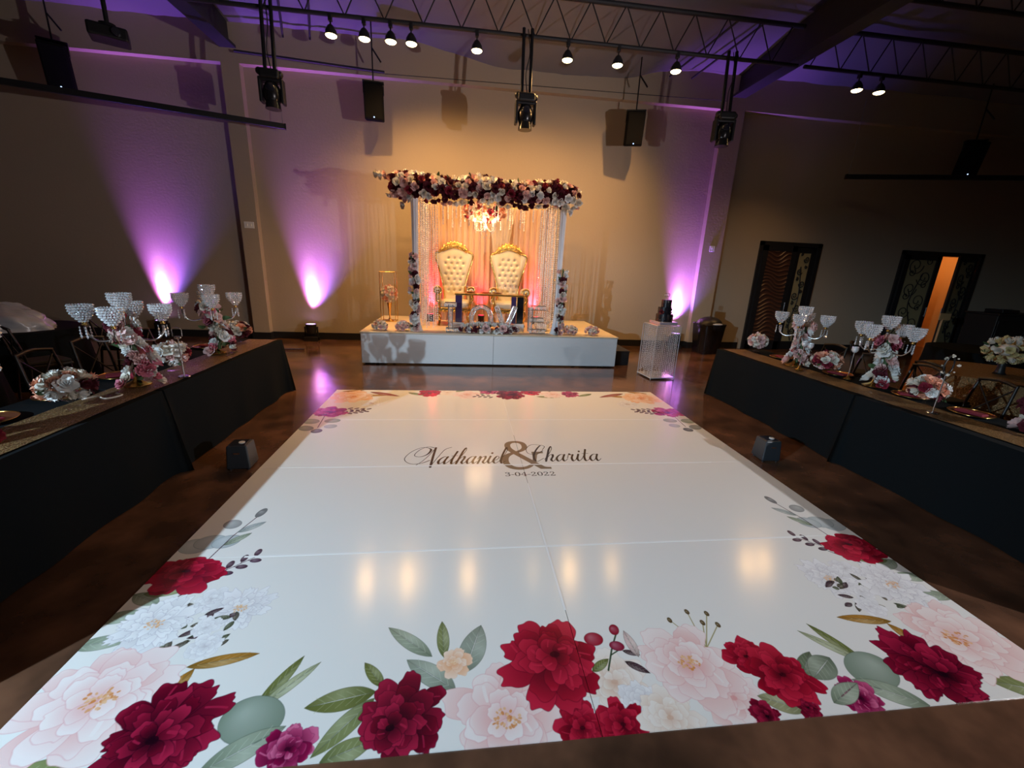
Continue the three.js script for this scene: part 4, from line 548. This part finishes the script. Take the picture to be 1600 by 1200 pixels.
column(0, 0, '', ['blush', 'ivory', 'burgundy', 'blush', 'pink', 'white', 'ivory'], 0.52, 0.05, candelabra(LT + 0.06, -5.15, 0.6, 'crystal bowl candelabra wrapped in blush and wine roses near the uplit bay'));
column(0, 0, '', ['white', 'burgundy', 'ivory', 'wine', 'blush'], 0.4, 0.05, candelabra(LT - 0.02, -2.6, 0.2, 'crystal bowl candelabra wrapped in white and burgundy roses, farthest from the stage'));
lowBowl(LT + 0.09, -3.22, 'footed glass bowl of white roses with one salmon rose in front', ['white', 'ivory', 'white', 'burgundy', 'peach', 'white']); lowBowl(LT + 0.1, -4.33, 'footed glass bowl of wine and cream roses beside the card stand', ['wine', 'ivory', 'blush', 'white']); lowBowl(LT - 0.02, -5.83, 'footed glass bowl of white roses with burgundy top at the table end', ['white', 'ivory', 'burgundy', 'white', 'peach']);
column(0, 0, '', ['blush', 'white', 'ivory', 'wine', 'blush', 'white'], 0.52, 0.05, candelabra(RT - 0.04, -4.98, 0.7, 'crystal bowl candelabra wrapped in blush and white roses before the zebra carved door'));
column(0, 0, '', PAL.table, 0.52, 0.05, candelabra(RT + 0.14, -4.02, 0.2, 'crystal bowl candelabra wrapped in white and pink roses before the scrollwork door'));
lowBowl(RT + 0.1, -5.92, 'footed glass bowl of cream roses at the table end by the waste bin', ['ivory', 'white', 'blush', 'ivory'], 0.115); lowBowl(RT + 0.02, -4.55, 'footed bowl of wine and peach roses between two candelabras', ['wine', 'peach', 'burgundy', 'blush', 'ivory']); lowBowl(RT + 0.0, -3.36, 'footed bowl of burgundy and white roses behind the wreath stand', ['burgundy', 'white', 'wine', 'ivory', 'peach']);
column(RT + 0.12, -2.66, 'low blush and burgundy rose cluster beside the gold-rimmed charger plate', ['blush', 'ivory', 'burgundy'], 0.2, 0.02);
// card and votive stands
{ const o = thing('card_stand', 'thin silver card stand on the table edge before the purple beam', 'stand', [LT + 0.33, TY + 0.008, -4.1]); part('base', cyl(0.045, 0.05, 0.01, 18, [0, 0.005, 0]), M.silver, o); part('rod', rod([0, 0.01, 0], [0, 0.36, 0], 0.006), M.silver, o); part('clip', merge([sph(0.02, [0, 0.37, 0], [1.6, 0.8, 0.8]), tube([[-0.04, 0.38, 0], [-0.035, 0.45, 0], [0.035, 0.45, 0], [0.04, 0.38, 0]], 0.004)]), M.silver, o);
  const w = thing('wreath_stand', 'thin stand topped by a small ring of white buds', 'stand', [RT - 0.17, TY + 0.008, -3.14]); part('base', cyl(0.04, 0.045, 0.01, 18, [0, 0.005, 0]), M.silver, w); part('rod', rod([0, 0.01, 0], [0.01, 0.36, 0], 0.006), M.silver, w); part('ring', tor(0.085, 0.006, [0.01, 0.445, 0], [0, 0.3, 0]), M.blackMetal, w); for (let i = 0; i < 8; i++) bloom(w, [0.01 + Math.cos(i * 0.785) * 0.085, 0.445 + Math.sin(i * 0.785) * 0.085, 0.01], [Math.cos(i), 0.2, 1], i % 3 === 1 ? 0.012 : 0.024, 'bud', M.ivory);
  for (const [x, z, h, l] of [[RT + 0.1, -4.3, 0.32, 'tall gold-footed votive stand between the two candelabras by the doors'], [RT - 0.16, -4.74, 0.3, 'gold-footed double votive stand beside the wine and peach bowl']]) { const v = thing('votive_stand', l, 'stand', [x, TY + 0.008, z]); part('base', lathe([[0, 0], [0.05, 0.002], [0.045, 0.012], [0.014, 0.03], [0.008, 0.06], [0, 0.06]], 18), M.gold, v); part('stem', rod([0, 0.04, 0], [0, h, 0], 0.007), M.silver, v); part('votive_cup', lathe([[0, h], [0.02, h + 0.004], [0.036, h + 0.03], [0.034, h + 0.07], [0.03, h + 0.07], [0.03, h + 0.03], [0, h + 0.012]], 16), M.crystal, v); if (h < 0.31) part('votive_cup', lathe([[0, h], [0.02, h + 0.004], [0.036, h + 0.03], [0.034, h + 0.07], [0.03, h + 0.07], [0.03, h + 0.03], [0, h + 0.012]], 16), M.crystal, v, [0.07, -0.02, 0.02]); } }
// charger plates with napkins
const dish = lathe([[0, 0.003], [0.1, 0.003], [0.15, 0.014], [0.16, 0.018], [0.16, 0.014], [0.1, 0], [0, 0]], 36), rimRing = tor(0.158, 0.004, [0, 0.017, 0], [Math.PI / 2, 0, 0], 6.283, 40);
function charger(x, z, side) { const o = thing('charger_plate', side > 0 ? 'copper charger plate with wine napkin on the chair side of the table by the bundle' : 'copper charger plate with wine napkin on the chair side of the table by the doors', 'plate', [x, TY + 0.004, z], rr(0, 3), side > 0 ? 'charger plates on the tables by the bundle' : 'charger plates on the tables by the doors'); part('dish', dish, M.charger, o); part('gilt_rim', rimRing, M.gold, o); part('napkin', rbox(0.1, 0.02, 0.2, 0.009, [0, 0.016, 0]), M.napkin, o); }
for (const z of [-5.5, -4.75, -4.1, -3.5, -2.95]) charger(LT - 0.21, z, 1); for (const z of [-5.5, -4.55, -3.66, -3.12, -2.35]) charger(RT + 0.21, z, -1);
// beaded scatter along the runners
{ const o = thing('gold_napkin_ring', 'curled pale ribbon lying on the runner beside the middle candelabra', 'ribbon', [LT + 0.14, TY + 0.012, -3.42]); part('ribbon', tube([[-0.1, 0.01, 0.05], [-0.03, 0.02, 0.0], [0.05, 0.012, 0.04], [0.1, 0.012, -0.06], [0.03, 0.012, -0.1]], 0.007, 30), M.ivory, o); o.name = 'ribbon_curl'; }

// chairs
const chair = (() => {
  const o = thing('crossback_chair', 'dark cross-back banquet chair drawn up behind the table by the bundle', 'chair', [LT - 0.78, 0, -5.6], Math.PI / 2, 'chairs behind the tables by the bundle');
  part('seat', rbox(0.42, 0.035, 0.42, 0.012, [0, 0.45, 0]), M.chair, o); part('seat_pad', rbox(0.4, 0.04, 0.4, 0.018, [0, 0.487, 0]), M.chairPad, o);
  for (const s of [-1, 1]) { part('leg', rod([s * 0.18, 0.44, 0.18], [s * 0.2, 0, 0.2], 0.016, 8), M.chair, o); part('leg', rod([s * 0.18, 0.44, -0.18], [s * 0.2, 0, -0.23], 0.016, 8), M.chair, o); part('back_post', tube([[s * 0.18, 0.44, -0.18], [s * 0.185, 0.7, -0.22], [s * 0.17, 0.93, -0.27]], 0.015, 12), M.chair, o); part('cross_bar', rod([s * 0.18, 0.5, -0.19], [-s * 0.16, 0.88, -0.26], 0.008), M.chair, o); part('stretcher', rod([s * 0.19, 0.2, 0.19], [s * 0.19, 0.2, -0.2], 0.009), M.chair, o); }
  part('top_rail', tube([[-0.18, 0.92, -0.265], [0, 0.945, -0.285], [0.18, 0.92, -0.265]], 0.017, 14), M.chair, o); return o;
})();
for (const z of [-4.95, -4.3, -3.65, -3.0, -2.35]) copy(chair, [LT - 0.76 - rr(0, 0.12), 0, z], Math.PI / 2 + rr(-0.15, 0.15));
for (const z of [-5.6, -4.95, -4.3, -3.65, -3.0]) { const c = copy(chair, [RT + 0.78 + rr(0, 0.12), 0, z], -Math.PI / 2 + rr(-0.15, 0.15), 'dark cross-back banquet chair drawn up behind the table by the doors'); c.userData.group = 'chairs behind the tables by the doors'; }
// back row on the left: round table with a wrapped bundle
function roundTable(x, z, label, m, r = 0.8) { const o = thing('round_table', label, 'table', [x, 0, z]); part('tabletop', cyl(r - 0.01, r - 0.01, 0.03, 40, [0, 0.73, 0]), M.oak, o); part('pedestal', cyl(0.05, 0.05, 0.7, 12, [0, 0.36, 0]), M.steel, o); part('foot', cyl(0.3, 0.32, 0.02, 20, [0, 0.01, 0]), M.steel, o); part('tablecloth', muv(merge([cyl(r, r, 0.004, 64, [0, 0.749, 0]), grid(96, 10, (u, v) => { const a = u * 6.283, q = 1 - v, R = r + q * (0.06 + 0.04 * Math.sin(a * 12)); return [Math.cos(a) * R, 0.01 + 0.74 * v, Math.sin(a) * R]; })])), m, o); return o; }
roundTable(-6.35, -6.6, 'round black-clothed table carrying the clear wrapped bundle', M.cloth); roundTable(-5.3, -4.2, 'round black-clothed table behind the chairs by the bundle', M.cloth);
{ const o = thing('wrapped_bundle', 'lumpy bundle of chair covers in clear plastic on a dark table', 'bundle', [-6.35, 0.752, -6.5]); part('wrapping', grid(50, 26, (u, v) => { const a = u * 6.283, b = v * 1.6, k = 1 + 0.14 * nz(Math.cos(a) * 2.5, b * 2.2, Math.sin(a) * 2.5) + 0.05 * nz(Math.cos(a) * 9, b * 7, Math.sin(a) * 9); return [Math.cos(a) * Math.cos(b * 0.98) * 0.66 * k, Math.sin(b * 0.98) * 0.34 * k, Math.sin(a) * Math.cos(b * 0.98) * 0.4 * k]; }), M.plastic, o); part('folded_covers', rbox(0.9, 0.2, 0.5, 0.06, [0, 0.11, 0]), M.white, o); }
for (const [x, z, t] of [[-5.25, -5.8, 2.6], [-5.1, -6.9, 1.7], [-6.6, -5.35, 0.4]]) { const c = copy(chair, [x, 0, z], t, 'dark cross-back chair at the round table with the wrapped bundle'); c.userData.group = 'chairs at the bundle table'; }
// right: guest table with sequin cloth, bouquet and candle
roundTable(7.3, -4.75, 'round guest table under a bronze sequin cloth by the scrollwork doors', M.runner, 0.85);
{ const o = thing('rose_bouquet', 'bouquet of cream roses in a dark vase on the sequin table', 'flowers', [7.22, 0.752, -4.72]); part('vase', lathe([[0, 0], [0.07, 0.003], [0.05, 0.03], [0.04, 0.1], [0.06, 0.2], [0, 0.2]], 20), M.black, o); cluster(o, [0, 0.33, 0], [0.22, 0.16, 0.2], 34, 0.066, ['butter', 'butter', 'ivory'], { leaves: 9, kinds: ['bud', 'rose', 'bud'], core: M.ivory });
  const c = thing('pillar_candle', 'purple pillar candle on a tall dark holder beside the cream bouquet', 'candle', [7.5, 0.752, -4.55]); part('holder', lathe([[0, 0], [0.09, 0.003], [0.03, 0.03], [0.018, 0.2], [0.03, 0.36], [0.07, 0.39], [0, 0.39]], 20), M.gold, c); part('candle', cyl(0.05, 0.05, 0.2, 18, [0, 0.49, 0]), M.candle, c); part('wick', rod([0, 0.59, 0], [0, 0.605, 0], 0.003), M.black, c); }
for (const [x, z, t] of [[6.05, -4.45, 1.5], [6.75, -3.55, 2.6], [6.35, -5.75, 0.7]]) { const c = copy(chair, [x, 0, z], t, 'dark cross-back chair at the bronze sequin guest table'); c.userData.group = 'chairs at the sequin table'; }
roundTable(9.6, -6.6, 'round black-clothed table before the orange doorway', M.cloth);
{ const o = thing('sound_desk', 'tall black cabinet with equipment on top past the orange doorway', 'cabinet', [14.0, 0, -9.35]); part('cabinet_body', rbox(1.7, 1.2, 0.7, 0.02, [0, 0.6, 0]), M.black, o); part('cabinet_top', rbox(1.76, 0.04, 0.76, 0.01, [0, 1.22, 0]), M.black, o); part('door_panel', rbox(0.8, 1.0, 0.02, 0.01, [-0.42, 0.58, 0.36]), M.blackMetal, o); part('door_panel', rbox(0.8, 1.0, 0.02, 0.01, [0.42, 0.58, 0.36]), M.blackMetal, o);
  const m = thing('mixer_console', 'low dark mixing console lying on the black cabinet', 'equipment', [13.7, 1.242, -9.35]); part('console_case', rbox(0.5, 0.09, 0.4, 0.02, [0, 0.046, 0]), M.blackMetal, m); part('fader_strip', merge([0, 1, 2, 3, 4, 5].map((i) => box(0.03, 0.015, 0.05, [-0.18 + i * 0.07, 0.098, 0.06]))), M.steel, m); }
{ const o = thing('sign_stand', 'small pale wood sign on a post before the orange doorway', 'sign', [11.2, 0, -8.7]); part('post', rod([0, 0.02, 0], [0, 1.1, 0], 0.025), M.oak, o); part('sign_board', rbox(0.3, 0.16, 0.03, 0.006, [0.05, 1.15, 0]), M.oak, o); part('foot', cyl(0.16, 0.17, 0.03, 20, [0, 0.015, 0]), M.black, o); }

// ------------------------------------------------------------------ overhead equipment
const LAMPS = [[-2.15, -14], [-1.63, -8], [-1.21, 0], [-0.88, 0], [0.2, 0], [1.76, 0], [2.66, 0], [3.74, 0], [7.35, 0], [7.82, 0]];
LAMPS.forEach(([x], i) => {
  const o = thing('spot_lamp', ['warm spot lamp at the projector end of the lamp row', 'warm spot lamp, second from the projector end of the lamp row', 'warm spot lamp, third from the projector end of the lamp row', 'warm spot lamp, last of the close group of four', 'lone warm spot lamp over the middle of the stage', 'warm spot lamp beside the middle moving head', 'warm spot lamp, second past the middle moving head', 'warm spot lamp next to the end moving head', 'smaller warm spot lamp of the pair past the girder', 'brighter warm spot lamp of the pair past the girder'][i], 'lamp', [x, 5.56, -8.36]);
  part('clamp', rbox(0.06, 0.1, 0.07, 0.01, [0, 0.02, 0]), M.black, o); part('stem', rod([0, -0.03, 0], [0, -0.09, 0], 0.012), M.black, o); part('shade', lathe([[0.03, -0.08], [0.05, -0.1], [0.085, -0.16], [0.095, -0.225], [0.088, -0.225], [0.078, -0.17], [0, -0.12]], 22), M.black, o); part('lamp_face', sph(0.088, [0, -0.222, 0], [1, 0.4, 1], 18), glow(lin(1, 0.78, 0.36), 14), o);
  const wash = i < 8 && i % 2 === 1, aim = wash ? [(0.5 - x) * 0.4, -3, -0.75] : i < 8 ? [(0.5 - x) * 0.3, -5.2, 0.6] : [-0.6, -4, 0.6];
  spot([0, -0.27, 0.0], aim, LAMP_COLOR, LAMP_POWER * (i >= 8 ? 0.5 : wash ? 1.5 : 0.65), wash ? 1.2 : 1.1, 1.0, 2, o);
});
function movingHead(x, label, turn) {
  const o = thing('moving_head', label, 'stage light', [x, 5.6, -8.2], turn);
  part('drop_pipe', rod([-0.07, 0.1, -0.1], [-0.075, -0.9, 0], 0.028, 10), M.blackMetal, o); part('drop_pipe', rod([0.07, 0.1, -0.1], [0.065, -0.9, 0], 0.028, 10), M.blackMetal, o); part('cable', tube([[0.0, 0.08, -0.08], [0.03, -0.3, 0.02], [-0.02, -0.6, 0.01], [0.02, -0.92, 0]], 0.008, 24), M.black, o);
  part('base', merge([rbox(0.3, 0.14, 0.26, 0.04, [0, -0.96, 0]), sph(0.055, [-0.15, -0.93, 0.05]), sph(0.05, [0.15, -0.95, 0.05])]), M.black, o);
  const y = part('yoke', merge([rbox(0.05, 0.36, 0.16, 0.02, [-0.16, -1.18, 0]), rbox(0.05, 0.36, 0.16, 0.02, [0.16, -1.18, 0]), rbox(0.34, 0.06, 0.16, 0.02, [0, -1.03, 0])]), M.black, o);
  const h = part('head', merge([sph(0.15, [0, -1.22, 0], [0.9, 1.3, 0.95], 22), cyl(0.1, 0.12, 0.12, 20, [0, -1.38, 0.02])]), mat([0.012, 0.012, 0.014], 0.25), o); part('lens', sph(0.075, [0, -1.17, 0.1], [1, 1.2, 0.6], 18), M.lens, h);
}
movingHead(-3.08, 'black moving head light hanging over the pilaster side of the lamp row', 0.1); movingHead(1.05, 'black moving head light hanging over the stage', 0); movingHead(4.72, 'black moving head light hanging beside the girder past the stage', -0.1);
function speaker(x, y, z, turn, tilt, label, h = 0.62) {
  const o = thing('hanging_speaker', label, 'speaker', [x, y, z], turn), c = new THREE.Group(); c.name = 'cabinet_assembly'; c.rotation.x = tilt; o.add(c);
  part('cabinet', rbox(0.36, h, 0.32, 0.025), M.speaker, c); part('grille', rbox(0.32, h - 0.06, 0.02, 0.01, [0, 0, 0.16]), M.speaker, c); part('power_led', sph(0.012, [0, -h / 2 + 0.05, 0.172]), glow(lin(0.4, 0.6, 1), 3), c);
  part('bracket', merge([rbox(0.4, 0.03, 0.12, 0.008, [0, h / 2 + 0.03, 0]), box(0.012, 0.2, 0.08, [-0.19, h / 2 - 0.07, 0]), box(0.012, 0.2, 0.08, [0.19, h / 2 - 0.07, 0])]), M.blackMetal, o); part('drop_rod', rod([0, h / 2 + 0.03, 0], [0, 6.25 - y, 0], 0.014), M.blackMetal, o); part('brace', rod([0, 5.5 - y + 0.25, 0], [0.16, 5.5 - y, 0.1], 0.016), M.blackMetal, o);
}
speaker(-1.76, 4.84, -9.68, 0.12, 0.18, 'black hanging speaker above the space left of the flower garland'); speaker(3.58, 4.76, -9.68, -0.25, 0.25, 'black hanging speaker between the garland and the girder'); speaker(-7.2, 4.95, -9.6, 0.5, 0.3, 'black hanging speaker above the wall bay of the long bar', 0.7); speaker(11.75, 4.72, -9.6, -0.5, 0.3, 'black hanging speaker above the scrollwork doors', 0.7);
{ const o = thing('ceiling_projector', 'dark projector hanging from a ceiling pole', 'projector', [-5.25, 4.92, -8.05], 0.5); part('case', rbox(0.46, 0.17, 0.36, 0.03), M.blackMetal, o); part('lens_barrel', cyl(0.05, 0.055, 0.08, 18, [0.1, 0.0, 0.2], [Math.PI / 2, 0, 0]), M.lens, o); part('pole', rod([0, 0.08, 0], [0, 1.35, 0], 0.03, 10), M.blackMetal, o); part('mount', cyl(0.1, 0.05, 0.06, 16, [0, 0.11, 0]), M.black, o); }
function bar(a, b, label) {
  const o = thing('suspended_bar', label, 'bar', [(a[0] + b[0]) / 2, a[1], (a[2] + b[2]) / 2], Math.atan2(-(b[2] - a[2]), b[0] - a[0])), L = Math.hypot(b[0] - a[0], b[2] - a[2]);
  part('rail', rbox(L, 0.1, 0.07, 0.012), M.black, o); for (const s of [-1, 1]) { part('end_cap', rbox(0.03, 0.11, 0.08, 0.01, [s * (L / 2 + 0.004), 0, 0]), M.blackMetal, o); part('suspension_wire', rod([s * (L / 2 - 0.04), 0.04, 0], [s * (L / 2 - 0.04), 1.6, 0], 0.005), M.steel, o); }
}
bar([-8.6, 4.36, -8.15], [-3.56, 4.36, -9.95], 'long black bar hung on wires before the projector side wall'); bar([8.86, 4.2, -9.8], [14.6, 4.2, -8.05], 'long black bar hung on wires above the scrollwork doors');

// ------------------------------------------------------------------ floods behind the camera
for (const f of FLOODS) {
  const o = thing('flood_light', f.label, 'light', [f.pos[0], 0, f.pos[2]]), d = V(f.aim[0] - f.pos[0], f.aim[1] - f.pos[1], f.aim[2] - f.pos[2]).normalize();
  const h = new THREE.Group(); h.name = 'lamp_head'; h.position.y = f.pos[1]; h.quaternion.setFromRotationMatrix(new THREE.Matrix4().lookAt(d, V(0, 0, 0), V(0, 1, 0)));
  for (const k of ['top', 'bottom']) if (f[k] !== undefined) { const e = Math.tan(f[k] - Math.asin(d.y)) * 0.32, y0 = k === 'top' ? 0.11 : -0.11; part('barn_door', box(0.9, 0.004, Math.hypot(0.35, e - y0), [0, (e + y0) / 2, 0.145], [-Math.atan2(e - y0, 0.35), 0, 0]), M.black, h); }
  o.add(h);
  part('housing', rbox(0.26, 0.2, 0.1, 0.02, [0, 0, -0.08]), M.black, h); part('led_face', rbox(0.2, 0.14, 0.006, 0.002, [0, 0, -0.026]), glow(f.color, 8), h);
  part('mast', rod([0, 0.45, 0], [0, f.pos[1] - 0.12, -0.0], 0.02, 8), M.black, o); for (let k = 0; k < 3; k++) part('leg', rod([0, 0.75, 0], [Math.cos(k * 2.09 + 0.5) * 0.5, 0.01, Math.sin(k * 2.09 + 0.5) * 0.5], 0.014), M.black, o);
  spot([0, f.pos[1], 0], [f.aim[0] - f.pos[0], f.aim[1], f.aim[2] - f.pos[2]], f.color, f.power, f.angle, f.pen, 1.5, o);
}
scene.traverse((o) => { if (o.isMesh) o.castShadow = o.receiveShadow = true; });
renderer.render(scene, camera);
